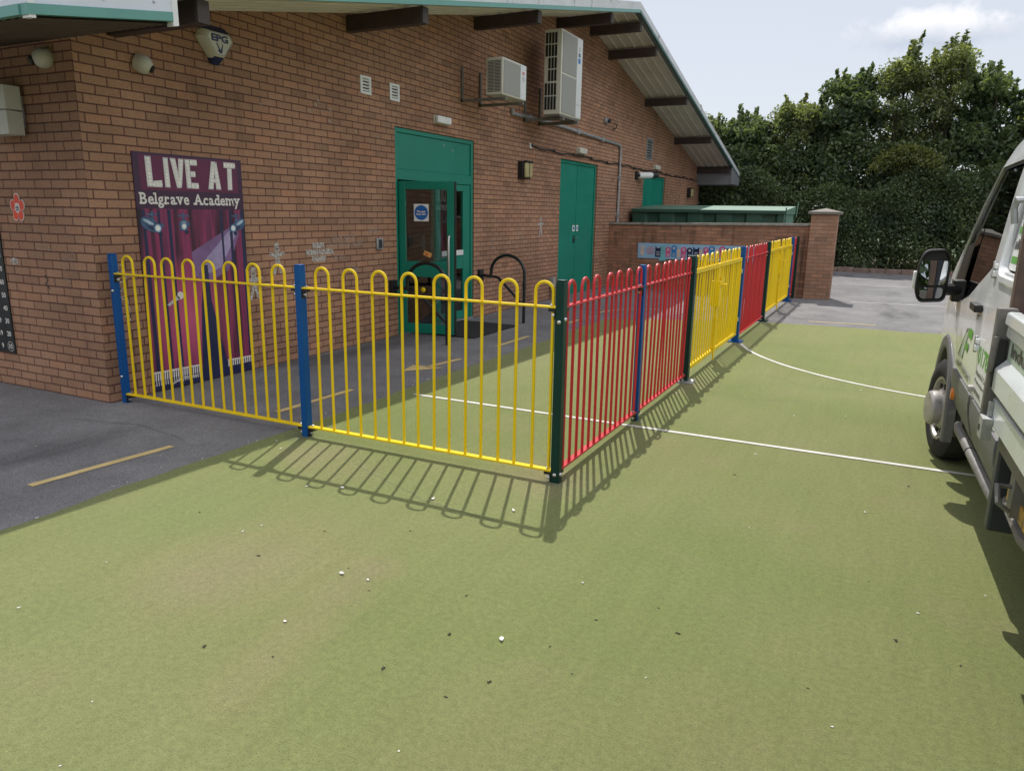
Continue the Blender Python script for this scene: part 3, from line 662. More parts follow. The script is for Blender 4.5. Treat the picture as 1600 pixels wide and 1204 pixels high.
# round mandatory sign on the glass
sg = empty('door_sign', tuple(leafpt((.31,.014,1.575))), 0, 'square white sign with blue disc on the entrance door glass', 'sign')
class LeafS(LMB):
    def build(s, *a, **k):
        s.v = [tuple(leafpt(p)) for p in s.v]; return LMB.build(s, *a, **k)
b = LeafS(sg); b.box((.205,.0125,1.47),(.405,.0165,1.685),'white'); b.build('sign_plate', None, sg)
b = LeafS(sg); disc(b, (.305,.0115,1.578), (1,0,0), (0,0,1), .092, 'signblue', 28); b.build('blue_disc', None, sg, fix=False)
b = LeafS(sg); text_on(b, 'Fire exit', .05, (.305,.0105,1.592), (1,0,0), UYW, 'printwhite', .002, fit=(.115,.028)); text_on(b, 'keep clear', .05, (.305,.0105,1.557), (1,0,0), UYW, 'printwhite', .002, fit=(.135,.028)); b.build('lettering', None, sg, fix=False)

# ------------------------------------------------------------------ things on the gable wall (local x = out from the wall)
def onwall(name, y, z, label, cat, group=None): return empty(name, (W, y, z), 0, label, cat, group)
# air conditioners
t = onwall('air_conditioner', 9.9, 3.15, 'small square cream outdoor air conditioning unit on wall brackets', 'air conditioner', 'outdoor air conditioning units')
b = MB(); b.box((.44,-.36,.02),(.70,.37,.50),'acbody'); cs = b.build('casing', None, t, bevel=.012)
b = MB()
for i in range(22): b.box((.47,-.366,.06+i*.0185),(.565,-.3605,.067+i*.0185),'dark'); b.box((.575,-.366,.06+i*.0185),(.67,-.3605,.067+i*.0185),'dark')
b.build('side_louvre', None, cs)
b = MB(); b.box((.701,-.34,.045),(.708,.17,.47),'acmesh'); 
for i in range(15): b.box((.709,-.335,.06+i*.0275),(.712,.165,.066+i*.0275),'acmesh')
b.build('fan_grille', None, t, bevel=.01)
b = MB(); b.box((.701,.185,.03),(.705,.365,.49),'acface'); b.box((.7055,.24,.36),(.707,.30,.40),'bred'); b.box((.7055,.24,.27),(.707,.31,.34),'printgrey'); b.build('front_strip', None, t)
for yy in (-.28,.25):
    b = MB(); b.box((.0,yy-.02,-.04),(.72,yy+.02,-.005),'galv'); b.box((0,yy-.02,-.04),(.03,yy+.02,.42),'galv'); b.build('bracket', 'tipgrey', t)
t = onwall('air_conditioner', 11.98, 3.12, 'tall double fan outdoor air conditioning unit high under the gable', 'air conditioner', 'outdoor air conditioning units')
b = MB(); b.box((.40,-.43,.03),(.70,.45,1.30),'acbody'); cs = b.build('casing', None, t, bevel=.012)
b = MB()
for j in range(4):
    for (za, zb) in ((.10,.30),(.32,.50),(.53,.70),(.72,.88),(.90,1.07),(1.09,1.25)):
        if j == 0 and .5 < za < .9: continue
        b.box((.425+j*.053,-.437,za),(.462+j*.053,-.4305,zb),'dark')
b.build('side_louvre', None, cs)
b = MB()
for z0, z1 in ((.06,.64),(.67,1.27)):
    b.box((.701,-.39,z0),(.71,.20,z1),'acmesh')
    for i in range(20): b.box((.7105,-.385,z0+.02+i*.0285),(.7135,.195,z0+.026+i*.0285),'acmesh')
b.build('fan_grille', None, t, bevel=.01)
b = MB(); b.box((.701,.215,.05),(.706,.445,1.29),'acface'); b.box((.7065,.27,1.08),(.708,.35,1.15),'printgrey'); b.box((.7065,.27,1.0),(.708,.35,1.06),'lampblue'); b.box((.7065,.26,.90),(.708,.36,.98),'bblue'); b.box((.7065,.23,.25),(.7072,.44,.253),'dark'); b.build('front_strip', None, t)
for yy in (-.3,.3): b = MB(); b.box((0,yy-.025,-.05),(.72,yy+.025,.0),'galv'); b.box((0,yy-.025,-.05),(.03,yy+.025,.55),'galv'); b.build('bracket', 'tipgrey', t)
b = MB(); b.box((.42,-.42,.0),(.69,.44,.028),'dark'); b.build('base_tray', 'tipgrey', t)
# alarm box
t = onwall('alarm_box', 5.2, 3.03, 'cream hexagonal burglar alarm box with navy lid and EPG lettering', 'alarm box')
hexo = [(-.15,.10),(.15,.10),(.19,.03),(.06,-.13),(-.06,-.13),(-.19,.03)]
b = MB(); hi = [(p*.80, q*.84) for p, q in hexo]
vs = [(.0,p,q) for p, q in hexo]+[(.05,p,q) for p, q in hexo]+[(.10,p,q) for p, q in hi]
b.add(vs, [(5,4,3,2,1,0),(12,13,14,15,16,17)]+[(i,(i+1)%6,6+(i+1)%6,6+i) for i in range(6)]+[(6+i,6+(i+1)%6,12+(i+1)%6,12+i) for i in range(6)], 'cream'); b.build('case', None, t, bevel=.006)
b = MB(); b.add([(.0,-.155,.105),(.0,.155,.105),(.055,.155,.105),(.055,-.155,.105),(.015,-.13,.15),(.015,.13,.15)], [(0,1,2,3),(3,2,5,4),(0,3,4),(1,5,2),(0,4,5,1)], 'navy'); b.build('lid', None, t)
b = MB(); b.add([(.0,-.068,-.133),(.0,.068,-.133),(.085,.05,-.113),(.085,-.05,-.113),(.02,-.04,-.18),(.02,.04,-.18)], [(0,1,2,3),(3,2,5,4),(0,3,4),(1,5,2),(0,4,5,1)], 'navy'); b.build('base_cap', None, t)
b = MB()
text_on(b, 'EPG', .08, (.1025,0,.036), UXW, UYW, 'navy', .004, fit=(.19,.062))
b.add([(.1025,p,q) for p, q in ((-.05,.0),(-.03,-.01),(-.01,-.045),(.0,-.06),(.012,-.04),(.028,-.005),(.035,.0),(.024,-.05),(.02,-.085),(-.01,-.088),(-.03,-.07),(-.02,-.055))], [tuple(range(12))], 'navy')
stroke(b, [(p*.93,q*.93) for p, q in hi]+[(hi[0][0]*.93,hi[0][1]*.93)], .004, (.1022,0,0), UXW, UYW, 'navy'); b.build('emblem', None, t, fix=False)
# dome cameras
def dome(loc, d, label):
    t = empty('dome_camera', loc, 0, label, 'security camera', 'white dome cameras'); d = Vector(d).normalized()
    b = MB(); prof = [(.072,0),(.074,.03)]+[(.074*math.cos(a), .045+.078*math.sin(a)) for a in [i*.17 for i in range(10)]]
    b.lathe(prof, (0,0,0), d, 22, 'cream'); h = b.build('housing', None, t)
    return t, h
t, h = dome((W,4.42,2.74), (1,.3,-.35), 'white dome camera on the brick gable near the corner, lens to the right')
b = MB(); b.lathe([(.03,0),(.032,.02),(.022,.024),(0,.026)], (.085,.045,-.045), (.75,.55,-.5), 16, 'black'); b.build('lens', None, t)
t, h = dome((-5.95,YC,2.70), (.35,-1,-.3), 'white dome camera under the dark eave on the left hand wall')
b = MB(); b.lathe([(.03,0),(.032,.02),(.022,.024),(0,.026)], (-.022,-.098,-.035), (-.35,-1.,-.25), 16, 'black'); b.build('lens', None, t)
# white louvred vents
for yy, lab in ((7.418,'white louvred wall vent, left one of the pair high on the gable'),(7.992,'white louvred wall vent, right one of the pair above the entrance')):
    t = onwall('wall_vent', yy, 3.01, lab, 'vent', 'white wall vents')
    b = MB(); 
    for q in (((0,-.1,-.1),(.015,-.062,.1)),((0,.062,-.1),(.015,.1,.1)),((0,-.0615,-.1),(.0145,.0615,-.07)),((0,-.0615,.07),(.0145,.0615,.1))): b.box(*q, 'white')
    b.build('frame', None, t, bevel=.002)
    b = MB(); b.box((.001,-.061,-.069),(.003,.061,.069),'dark')
    for i in range(4): b.box((.006,-.061,-.062+i*.035),(.010,.061,-.042+i*.035),'white',rot=Matrix.Rotation(.5,3,'Y'))
    b.build('louvre', None, t)
t = onwall('wall_vent', 18.93, 3.20, 'tall grey louvred vent beneath the falling roof edge', 'vent')
b = MB()
for q in (((0,-.25,-.26),(.02,-.21,.26)),((0,.21,-.26),(.02,.25,.26)),((0,-.2095,-.26),(.019,.2095,-.225)),((0,-.2095,.225),(.019,.2095,.26))): b.box(*q, 'galv')
b.build('frame', None, t)
b = MB(); b.box((.001,-.209,-.224),(.003,.209,.224),'dark')
for i in range(7): b.box((.006,-.209,-.21+i*.064),(.011,.209,-.17+i*.064),'galv',rot=Matrix.Rotation(.5,3,'Y'))
b.build('louvre', None, t)
# lights
def bulkhead(y, z, w, h, label, m='white'):
    t = onwall('bulkhead_light', y, z, label, 'wall light', 'small bulkhead lights above the doors')
    b = MB(); b.box((0,-w/2,-h/2),(.03,w/2,h/2),'cream'); b.build('base', None, t, bevel=.004)
    b = MB(); b.box((.031,-w/2+.006,-h/2+.005),(.085,w/2-.006,h/2-.005),m); b.build('diffuser', None, t, bevel=.014)
bulkhead(9.05,2.80,.36,.105,'pale bulkhead light above the glazed entrance door')
bulkhead(14.25,2.80,.40,.12,'cream bulkhead light above the tall flush green door','cream'); bulkhead(19.6,2.80,.42,.12,'cream bulkhead light above the far green door','cream')
for yy, zz, lab in ((11.62,2.29,'black square wall lantern with yellowed lens right of the entrance'),(23.3,2.27,'black wall lantern at the far end of the gable')):
    t = onwall('wall_lantern', yy, zz, lab, 'wall light', 'black wall lanterns')
    b = MB(); b.box((0,-.15,-.14),(.10,.15,.14),'black'); b.build('housing', None, t, bevel=.012)
    b = MB(); b.box((.101,-.13,-.12),(.15,.13,.12),'lens'); b.build('lens', None, t, bevel=.02)
    b = MB(); b.box((.1,-.14,.1205),(.16,.14,.15),'black'); b.box((.10,-.012,-.119),(.153,.012,.12),'black'); b.build('hood', None, t, bevel=.004)
t = onwall('security_camera', 17.95, 2.52, 'bullet camera with white body and black hood beside the far door', 'security camera')
b = MB(); b.box((0,-.07,-.10),(.05,.07,.10),'black'); b.build('mount', None, t, bevel=.006)
b = MB(); b.cyl((.05,0,0),(.12,.03,.0),.03,10,'black'); b.cyl((.06,.02,.0),(.28,.42,.02),.075,16,'white'); b.build('body', None, t)
b = MB(); b.cyl((.27,.40,.02),(.37,.58,.025),.085,16,'black',.055); b.build('hood', None, t)
t = onwall('floodlight_sensor', 15.62, 3.52, 'small grey sensor box high on the gable right of the tall unit', 'sensor')
b = MB(); b.box((0,-.1,-.05),(.05,.1,.05),'galv'); b.build('base', None, t, bevel=.004)
b = MB(); b.cyl((.05,.05,0),(.10,.06,-.02),.04,12,'charcoal'); b.build('head', None, t)
b = MB(); b.tube([(W+.012,16.1,3.40),(W+.05,16.14,3.40),(W+.06,16.2,3.44),(W+.05,16.22,3.50),(W+.012,16.2,3.52)], .012, 8, 'black'); o = b.build('cable_hook'); tag(o, 'bent black cable stub poking from the bricks beside the grey sensor', 'cable')
t = onwall('key_switch', 7.60, 1.195, 'small grey access keypad on the bricks left of the entrance', 'keypad')
b = MB(); b.box((0,-.06,-.07),(.03,.06,.07),'galv'); b.build('plate', None, t, bevel=.006)
b = MB(); b.box((.0305,-.03,-.05),(.04,.03,.05),'charcoal'); b.build('reader', None, t, bevel=.004)
# conduit and cable
t = onwall('conduit_pipe', 14.2, 3.1, 'thin grey conduit running from the air conditioner then down the wall', 'pipe')
b = LMB(t); P = [(11.17,3.21),(11.17,3.143),(12.2,3.155),(13.1,3.155),(16.45,3.105),(16.58,3.08),(16.62,3.0),(16.62,.02)]
b.tube([(W+.035,p,q) for p, q in P], .03, 10, 'galv'); b.build('pipe', None, t)
b = LMB(t)
for p, q in ((11.8,3.15),(14.0,3.142),(15.4,3.12),(16.62,2.4),(16.62,1.6),(16.62,.8)): b.box((W,p-.045,q-.045),(W+.068,p+.045,q+.045) if q > 3 else (W+.068,p+.045,q+.03),'galv')
b.build('clip', None, t)
t = onwall('wall_cable', 18, 2.69, 'black cable clipped in slight sags along the gable', 'cable')
b = LMB(t); P = []
for i in range(120):
    yy = 11.96+12.7*i/119; P.append((W+.02, yy, 2.70-.03*(i/119)+.012*math.sin(yy*7)+.01*math.sin(yy*2.3)))
b.tube(P, .013, 6, 'black'); b.build('cable', None, t)
b = LMB(t)
for i in range(0,119,9): b.box((W,P[i][1]-.015,P[i][2]-.02),(W+.037,P[i][1]+.015,P[i][2]+.03),'black')
b.box((W,11.9,2.67),(W+.02,11.97,2.75),'white'); b.build('clip', None, t)
t = onwall('standpipe', 12.95, 0, 'grey metal pipe stub low on the wall left of the tall green door', 'pipe')
b = MB(); b.tube([(.06,0,.02),(.06,0,.22),(.05,0,.25)], .035, 10, 'galv'); b.build('pipe', None, t)
b = MB(); b.box((0,-.05,.24),(.09,.05,.42),'acmesh'); b.build('valve_box', None, t, bevel=.005)
# ------------------------------------------------------------------ guard hoops by the door and the mat
def guard(y, yp, label):
    t = empty('guard_rail', (W, y, 0), 0, label, 'guard rail', 'black hooped guard rails at the entrance')
    dy = yp-y; zc = .64
    b = MB(); b.box((0,dy-.06,zc-.09),(.05,dy+.06,zc+.09),'black'); b.build('wall_plate', None, t, bevel=.004)
    b = MB(); b.tube([(.04,dy,zc),(.36,dy*.6,zc),(.42,dy*.5,zc-.01),(.86,.0,.32),(.92,0,.27)], .021, 10, 'tubeblack'); b.build('brace', None, t)
    b = MB(); cxm, r = .62, .31; P = [(cxm-r,dy*.4,zc)]+[(cxm-r*math.cos(a), dy*.4*(1-(1-math.cos(a))/2), .72+(.26)*math.sin(a)) for a in [PI*i/16 for i in range(17)]]+[(cxm+r,0,.5),(cxm+r,0,0)]
    b.tube(P, .023, 12, 'tubeblack'); b.build('hoop', None, t)
    b = MB(); b.cyl((cxm+r,0,.50),(cxm+r,0,.60),.028,12,'tubeblack'); b.build('collar', None, t)
guard(7.70,7.86,'black tubular guard hoop left of the open entrance door'); guard(9.87,10.18,'black tubular guard hoop right of the entrance, clear of the door')
mt = MB(); mt.box((-5.60,8.27,-.003),(-4.66,9.58,.012),'mat'); mt = mt.build('door_mat', None, None, bevel=.004); tag(mt, 'black rubber mat on the ground before the entrance', 'mat')

# ------------------------------------------------------------------ the stage poster
t = onwall('wall_poster', 4.853, 0, 'tall purple poster of stage curtains headed LIVE AT Belgrave Academy', 'poster')
y0, y1, zt = -.583, .587, 2.04
b = MB(); b.box((.002,y0,.005),(.010,y1,zt),'purple'); b.build('board', None, t)
pw = y1-y0
pp = lambda u, v: (y0+u*pw, v)
class Prn(MB):
    k = 0
    def poly(s, pts, m, e):
        s.add([(.0105+e*.0004, *pp(u, v)) for u, v in pts], [tuple(range(len(pts)))], m)
b = Prn()
b.poly([(0,.005),(1,.005),(1,1.58),(0,1.58)], 'curtain', 0)
b.poly([(.05,1.755-.02),(.95,1.755-.02),(.95,2.02),(.05,2.02)], 'magenta', 0)
for i in range(15): b.poly([(.05,1.742+i*.019),(.95,1.742+i*.019),(.95,1.747+i*.019),(.05,1.747+i*.019)], 'purple', .4)
b.poly([(.86,1.44),(.94,1.37),(.66,.62),(.50,.50),(.34,.56),(.26,.72),(.36,1.12)], 'beam', 1) if False else None
b.poly([(.86,1.43),(.93,1.36),(.80,1.02),(.60,.92),(.46,.98),(.44,1.2)], 'beam', 1)
b.poly([(.86,1.42),(.91,1.37),(.72,1.05),(.60,1.0),(.52,1.08)], 'beam2', 2)
b.poly([(.50,.0),(.72,.12),(.66,.42),(.60,.75),(.585,1.08),(.55,1.08),(.50,.72),(.47,.3),(.46,.02)], 'navy', 3)
for uu, w_ in ((.04,.03),(.17,.022),(.255,.03),(.75,.02),(.84,.028),(.96,.03)):
    b.poly([(uu,.17),(uu+w_,.17),(uu+w_*.8,1.575),(uu-.005,1.575)], 'navy', 3)
b.poly([(.0,.006),(1,.006),(1,.10),(.72,.12),(.45,.13),(0,.11)], 'navy', 4)
b.poly([(0,.06),(.43,.06),(.43,.16),(0,.165)], 'navy', 4.5); b.poly([(.72,.09),(1,.09),(1,.145),(.72,.15)], 'navy', 4.5)
for i in range(22):
    u = .0+i*.02 if i < 22 else 0
    if u > .42: break
    b.poly([(u,.10),(u+.012,.10),(u+.015,.17),(u+.004,.17)], 'printwhite', 5); b.poly([(u+.004,.05),(u+.012,.05),(u+.01,.10),(u+.004,.10)], 'printwhite', 5)
b.poly([(0,.165),(.43,.155),(.43,.170),(0,.18)], 'printwhite', 6)
for i in range(12):
    u = .72+i*.023; b.poly([(u,.09),(u+.013,.09),(u+.015,.155),(u+.004,.155)], 'printwhite', 5)
b.poly([(.72,.145),(1,.135),(1,.148),(.72,.16)], 'printwhite', 6)
# microphone on its stand
b.poly([(.255,.04),(.268,.04),(.262,.79),(.25,.79)], 'printgrey', 6)
b.poly([(.16,.03),(.26,.07),(.40,.06),(.40,.075),(.26,.088),(.16,.045)], 'printgrey', 6)
b.poly([(.18,.755),(.20,.74),(.30,.80),(.28,.83)], 'printgrey', 7); disc(b, (.0105+.0028,*pp(.305,.825)), UXW, UYW, .035, 'printwhite', 14)
b.build('printed_scene', None, t, fix=False)
b = Prn()
def stagelamp(u, v, ldir, s=1.):
    b = Prn()
    dx = ldir*.05; yy0, zz0 = pp(u, v); ex = .0105
    b.poly([(u-.008,v+.12),(u+.008,v+.12),(u+.01,v+.02),(u-.01,v+.02)], 'lampblue', 6.5); b.poly([(u-.05,v+.10),(u+.05,v+.10),(u+.045,v+.085),(u-.045,v+.085)], 'lampblue', 6.6)
    ax = Vector((0, 1, -.45*(1 if ldir > 0 else -1 if ldir < 0 else 0))).normalized(); az_ = Vector((1,0,0)).cross(ax)
    disc(b, (ex+.0028, yy0-dx*.5, zz0+.012), ax, az_, .085*s if ldir else .052, 'lampblue', 22, .052*s)
    disc(b, (ex+.0031, yy0-dx*.7, zz0+.030), ax, az_, .050*s if ldir else .03, 'lamplight', 18, .014)
    disc(b, (ex+.0031, yy0-dx*.2, zz0-.022), ax, az_, .045*s if ldir else .03, 'navy', 18, .010)
    lx, lz = yy0+dx*.75, zz0-.018*abs(ldir)
    for k_, (a, q) in enumerate(((-1.1,.075),(.45,.07),(2.0,.06),(3.6,.055))):
        b.add([(ex+.0024, lx+.03*math.cos(a-.5), lz+.035*math.sin(a-.5)), (ex+.0024, lx+q*math.cos(a-.25), lz+q*math.sin(a-.25)), (ex+.0024, lx+q*math.cos(a+.3), lz+q*math.sin(a+.3)), (ex+.0024, lx+.03*math.cos(a+.5), lz+.035*math.sin(a+.5))], [(0,1,2,3)], 'lampblue' if k_ % 2 else 'navy')
    disc(b, (ex+.0036, lx, lz), UXW, UYW, .038*s, 'lampblue', 18); disc(b, (ex+.004, lx, lz), UXW, UYW, .029*s, 'lamplight', 18); disc(b, (ex+.0044, lx, lz), UXW, UYW, .019*s, 'bulb', 14)
    b.build('printed_lamp', None, t, fix=False)
stagelamp(.12,1.44,1.2,1.1); stagelamp(.39,1.43,.0,1.); stagelamp(.91,1.43,-1.2,1.)
# marquee lettering with bulbs
e = .0125
def letter(ch, cxm, w, h, zc, tl):
    b = MB()
    x0, x1, z0, z1 = cxm-w/2, cxm+w/2, zc-h/2, zc+h/2; k = w*.40; q = h*.20; S = []; B = []
    sh = lambda x, z: (e, x+(zc-z)*tl, z)
    ee = [0.]
    def P(*pts):
        ee[0] += .0007; f_ = ee[0]; b.add([(sh(*p)[0]+f_, *sh(*p)[1:]) for p in pts], [tuple(range(len(pts)))], 'printgrey'); b.add([(e+.0003+f_, sh(*p)[1], sh(*p)[2]) for p in [(c[0]+(p[0]-c[0])*.86, c[1]+(p[1]-c[1])*.92) for c in [(sum(a[0] for a in pts)/len(pts), sum(a[1] for a in pts)/len(pts))] for p in pts]], [tuple(range(len(pts)))], 'printwhite')
    def bulbs(xa, za, xb, zb, n):
        for i in range(n): disc(b, (e+.004, *sh(xa+(xb-xa)*i/max(1,n-1), za+(zb-za)*i/max(1,n-1))[1:]), UXW, UYW, .0115, 'bulb', 8)
    if ch == 'L': P((x0,z0),(x0+k,z0),(x0+k,z1),(x0,z1)); P((x0+k,z0),(x1,z0),(x1,z0+h*.24),(x0+k,z0+q)); bulbs(x0+k/2,z1-.02,x0+k/2,z0+.02,8); bulbs(x0+k,z0+.02,x1-.012,z0+.025,3)
    if ch == 'I': P((cxm-w*.27,z0),(cxm+w*.27,z0),(cxm+w*.25,z1),(cxm-w*.25,z1)); bulbs(cxm,z1-.02,cxm,z0+.02,8)
    if ch == 'V': P((x0,z1),(x0+k,z1),(cxm+k*.4,z0),(cxm-k*.4,z0)); P((x1-k,z1),(x1,z1),(cxm+k*.45,z0+.001),(cxm-k*.1,z0+.03)); bulbs(x0+k/2,z1-.02,cxm,z0+.02,8); bulbs(x1-k/2,z1-.02,cxm+.008,z0+.04,7)
    if ch == 'E':
        P((x0,z0),(x0+k,z0),(x0+k,z1),(x0,z1)); bulbs(x0+k/2,z1-.02,x0+k/2,z0+.02,8)
        for zz, ww in ((z0,1.),(zc-q/2,.8),(z1-q,1.)): P((x0+k,zz),(x0+w*ww,zz),(x0+w*ww,zz+q),(x0+k,zz+q)); bulbs(x0+k+.01,zz+q/2,x0+w*ww-.012,zz+q/2,2)
    if ch == 'A': P((x0,z0),(x0+k,z0),(cxm+k*.3,z1),(cxm-k*.5,z1)); P((x1-k,z0),(x1,z0),(cxm+k*.5,z1),(cxm-k*.05,z1-.03)); P((cxm-k*.7,z0+h*.25),(cxm+k*.7,z0+h*.25),(cxm+k*.6,z0+h*.25+q*.7),(cxm-k*.6,z0+h*.25+q*.7)); bulbs(x0+k/2,z0+.02,cxm,z1-.02,8); bulbs(x1-k/2,z0+.02,cxm+.01,z1-.03,7)
    if ch == 'T': P((cxm-k/2,z0),(cxm+k/2,z0),(cxm+k/2,z1-q),(cxm-k/2,z1-q)); P((x0,z1-q),(x1,z1-q),(x1,z1),(x0,z1)); bulbs(cxm,z1-q-.02,cxm,z0+.02,7); bulbs(x0+.012,z1-q/2,x1-.012,z1-q/2,4)
    b.build('marquee_letter', None, t, fix=False)
for ch, u, w_ in (('L',.165,.15),('I',.275,.10),('V',.375,.145),('E',.50,.13),('A',.715,.15),('T',.87,.14)):
    letter(ch, y0+u*pw, w_*1.0, .25, 1.885, .02 if ch in 'LIVE' else -.03)
b = MB(); slab_text(b, 'Belgrave Academy', 1.09, .125, (.0115,y0+.5*pw,1.653), UXW, UYW, 'printwhite', .022); b.build('lettering', None, t, fix=False)
for i in range(6): pass
# ------------------------------------------------------------------ left wall: number grid, flower sign, box
t = empty('number_grid', (-7.45,YC,.30), 0, 'black hundred square board with white numbers, cut by the photo edge', 'number board')
b = MB(); b.box((-.58,-.012,0),(.584,-.002,1.15),'black'); b.build('board', None, t)
b = MB()
for r in range(11): b.box((-.58,-.0128,r*.115-.0008 if r else .0),(.584,-.0122,r*.115+.0012),'charcoal')
for k in range(11): b.box((-.58+k*.1164-.001,-.0132,0),(-.58+k*.1164+.001,-.0129,1.15),'charcoal')
b.build('grid_lines', None, t)
for r in range(10):
    for k in range(10):
        b = MB(); text_on(b, str(r*10+k+1), .06, (-.58+(k+.5)*.1164, -.0137, (r+.5)*.115), (1,0,0), UYW, 'printwhite', .0015); b.build('number', None, t, fix=False)
b = MB()
stroke(b, [(.526+.043*math.cos(a*.35), .0575+.043*math.sin(a*.35)) for a in range(19)], .004, (0,-.0137,0), (1,0,0), UYW, 'printwhite')
b.build('chalk_ring', None, t, fix=False)
t = empty('flower_sign', (-6.565,YC,1.568), 0, 'orange flower shaped sign with th in its white centre', 'sign')
b = MB(); 
P = []
for i in range(72):
    a = 2*PI*i/72; r = .062+.058*abs(math.cos(2.5*(a-PI/2)))**.55; P.append((r*math.cos(a)*.84, r*math.sin(a)*1.0))
b.prism(P, 1, -.008, -.002, 'printwhite'); b.build('backing', None, t)
b = MB(); b.add([(p*.94,-.0086,q*.94) for p, q in P], [tuple(range(72))], 'orange'); 
for i in range(5):
    a = PI/2+PI/5+i*2*PI/5; stroke(b, [(.036*math.cos(a),.036*math.sin(a)),(.055*math.cos(a),.055*math.sin(a))], .004, (0,-.0092,0), (1,0,0), UYW, 'printwhite')
b.build('petals', None, t, fix=False)
b = MB(); disc(b, (0,-.0092,0), (1,0,0), UYW, .034, 'printwhite', 24, .04); text_on(b, 'th', .075, (0,-.0098,0), (1,0,0), UYW, 'navy', .002, fit=(.05,.05)); b.build('lettering', None, t, fix=False)
t = empty('wall_box', (-6.42,YC,2.32), 0, 'pale two part speaker box on the left wall below the eave', 'speaker')
b = MB(); b.box((-.20,-.16,-.185),(.13,-.03,-.005),'cream'); b.box((-.20,-.16,.005),(.13,-.03,.185),'cream'); b.box((-.2,-.15,-.004),(.125,-.03,.004),'galv'); b.build('case', None, t, bevel=.012)
b = MB(); b.box((-.15,-.03,-.12),(.1,0,.12),'galv'); b.build('mount', None, t)
b = MB(); b.lathe([(.0,.0),(.07,.0),(.075,.01),(.06,.015)], (-.12,-.161,-.09), (0,-1,0), 20, 'acmesh'); b.build('cone', None, t)

# ------------------------------------------------------------------ low wall, pier, banner, container
t = empty('low_wall', (-3.5,16.3,0), 0, 'low stained brick wall with concrete coping beside the red fence panel', 'wall')
b = LMB(t); zl, zq = 1.372, 1.432; x0, x1 = W, -1.425
b.quad([(x0,16.2,-.05),(x1,16.2,-.05),(x1,16.2,zq),(x0,16.2,zl)], 'brick2', [(0,-.05),(4.22,-.05),(4.22,zq),(0,zl)])
b.quad([(x0,16.42,-.05),(x1,16.42,-.05),(x1,16.42,zq),(x0,16.42,zl)], 'brick2', [(0,-.05),(4.22,-.05),(4.22,zq),(0,zl)])
b.quad([(x0,16.2,zl),(x1,16.2,zq),(x1,16.42,zq),(x0,16.42,zl)], 'brick2', [(0,0),(4,0),(4,.2),(0,.2)])
b.build('wall', None, t)
b = LMB(t); b.prism([(x0,zl),(x1-.002,zq),(x1-.002,zq+.05),(x0,zl+.05)], 1, 16.165, 16.455, 'coping'); b.build('coping', None, t, bevel=.006)
lw_ = bpy.data.objects[-1] if False else None
for cxp, rr_ in ((-4.05,.13),(-3.0,.1),(-2.2,.16)):
    for s_ in (-1,1):
        b = LMB(t); stroke(b, [(.0,-.1),(s_*rr_*.5,-.12),(s_*rr_,-.02),(s_*rr_*.8,.08),(s_*.3*rr_,.1),(s_*.1*rr_,.02)], .02, (cxp,16.197,1.22), (1,0,0), UYW, 'chalkfaint'); b.build('chalk_mark', None, t, fix=False)
t = empty('brick_pier', (-1.18,16.33,0), 0, 'square brick gate pier with pyramid stone cap at the end of the low wall', 'pier')
b = LMB(t); xa, xb, ya, yb, zt = -1.42,-.935,16.1,16.58,1.665
for P, uv in (([(xa,ya),(xb,ya)],0),([(xb,ya),(xb,yb)],.485),([(xb,yb),(xa,yb)],.97),([(xa,yb),(xa,ya)],1.45)):
    L = math.dist(*P); b.quad([(*P[0],-.05),(*P[1],-.05),(*P[1],zt),(*P[0],zt)], 'brick3', [(uv,-.05),(uv+L,-.05),(uv+L,zt),(uv,zt)])
b.build('shaft', None, t)
b = LMB(t); x0, x1, y0_, y1_ = xa-.06, xb+.06, ya-.06, yb+.06; cxp, cyp = (xa+xb)/2, (ya+yb)/2
b.add([(x0,y0_,zt),(x1,y0_,zt),(x1,y1_,zt),(x0,y1_,zt),(x0,y0_,zt+.05),(x1,y0_,zt+.05),(x1,y1_,zt+.05),(x0,y1_,zt+.05),(cxp,cyp,zt+.12)], [(3,2,1,0),(0,1,5,4),(1,2,6,5),(2,3,7,6),(3,0,4,7),(4,5,8),(5,6,8),(6,7,8),(7,4,8)], 'cap'); b.build('cap', None, t, bevel=.006)
t = empty('banner_board', (-3.5,16.195,.83), 0, 'long pale blue banner with pink and navy shapes on the low wall', 'banner')
b = LMB(t); b.box((-4.95,16.185,.665),(-2.45,16.193,.995),'cyan'); b.box((-3.72,16.183,.665),(-3.712,16.1845,.995),'printgrey'); b.build('board', None, t)
b = LMB(t); e = [16.183]
def shp(x, z, w, h, m, round_=False, notch=False):
    e[0] -= .0004; yq = e[0]
    if round_:
        b.add([(x-w*.4,yq,z-h/2),(x+w*.4,yq,z-h/2),(x+w*.4,yq,z),(x-w*.4,yq,z)], [(0,1,2,3)], m); disc(b, (x,yq-.0002,z+h*.2), (1,0,0), UYW, w*.5, m, 18); disc(b, (x,yq-.0006,z+h*.22), (1,0,0), UYW, w*.22, 'printgrey', 12)
        for i in range(3): b.box((x-w*.25,yq-.0004,z-h*.42+i*h*.1),(x+w*.25,yq-.0003,z-h*.38+i*h*.1),'printgrey')
    elif notch:
        b.add([(x-w/2,yq,z-h/2),(x+w/2,yq,z-h/2),(x+w/2,yq,z+h/2),(x+w*.2,yq,z+h*.3),(x-w*.2,yq,z+h*.3),(x-w/2,yq,z+h/2)], [(0,1,2,3,4,5)], m)
        for i in range(3): b.box((x-w*.3,yq-.0004,z-h*.36+i*h*.15),(x+w*.3,yq-.0003,z-h*.30+i*h*.15),'printgrey')
    else: b.add([(x-w/2,yq,z-h/2),(x+w/2,yq,z-h/2),(x+w/2,yq,z+h/2),(x-w/2,yq,z+h/2)], [(0,1,2,3)], m)
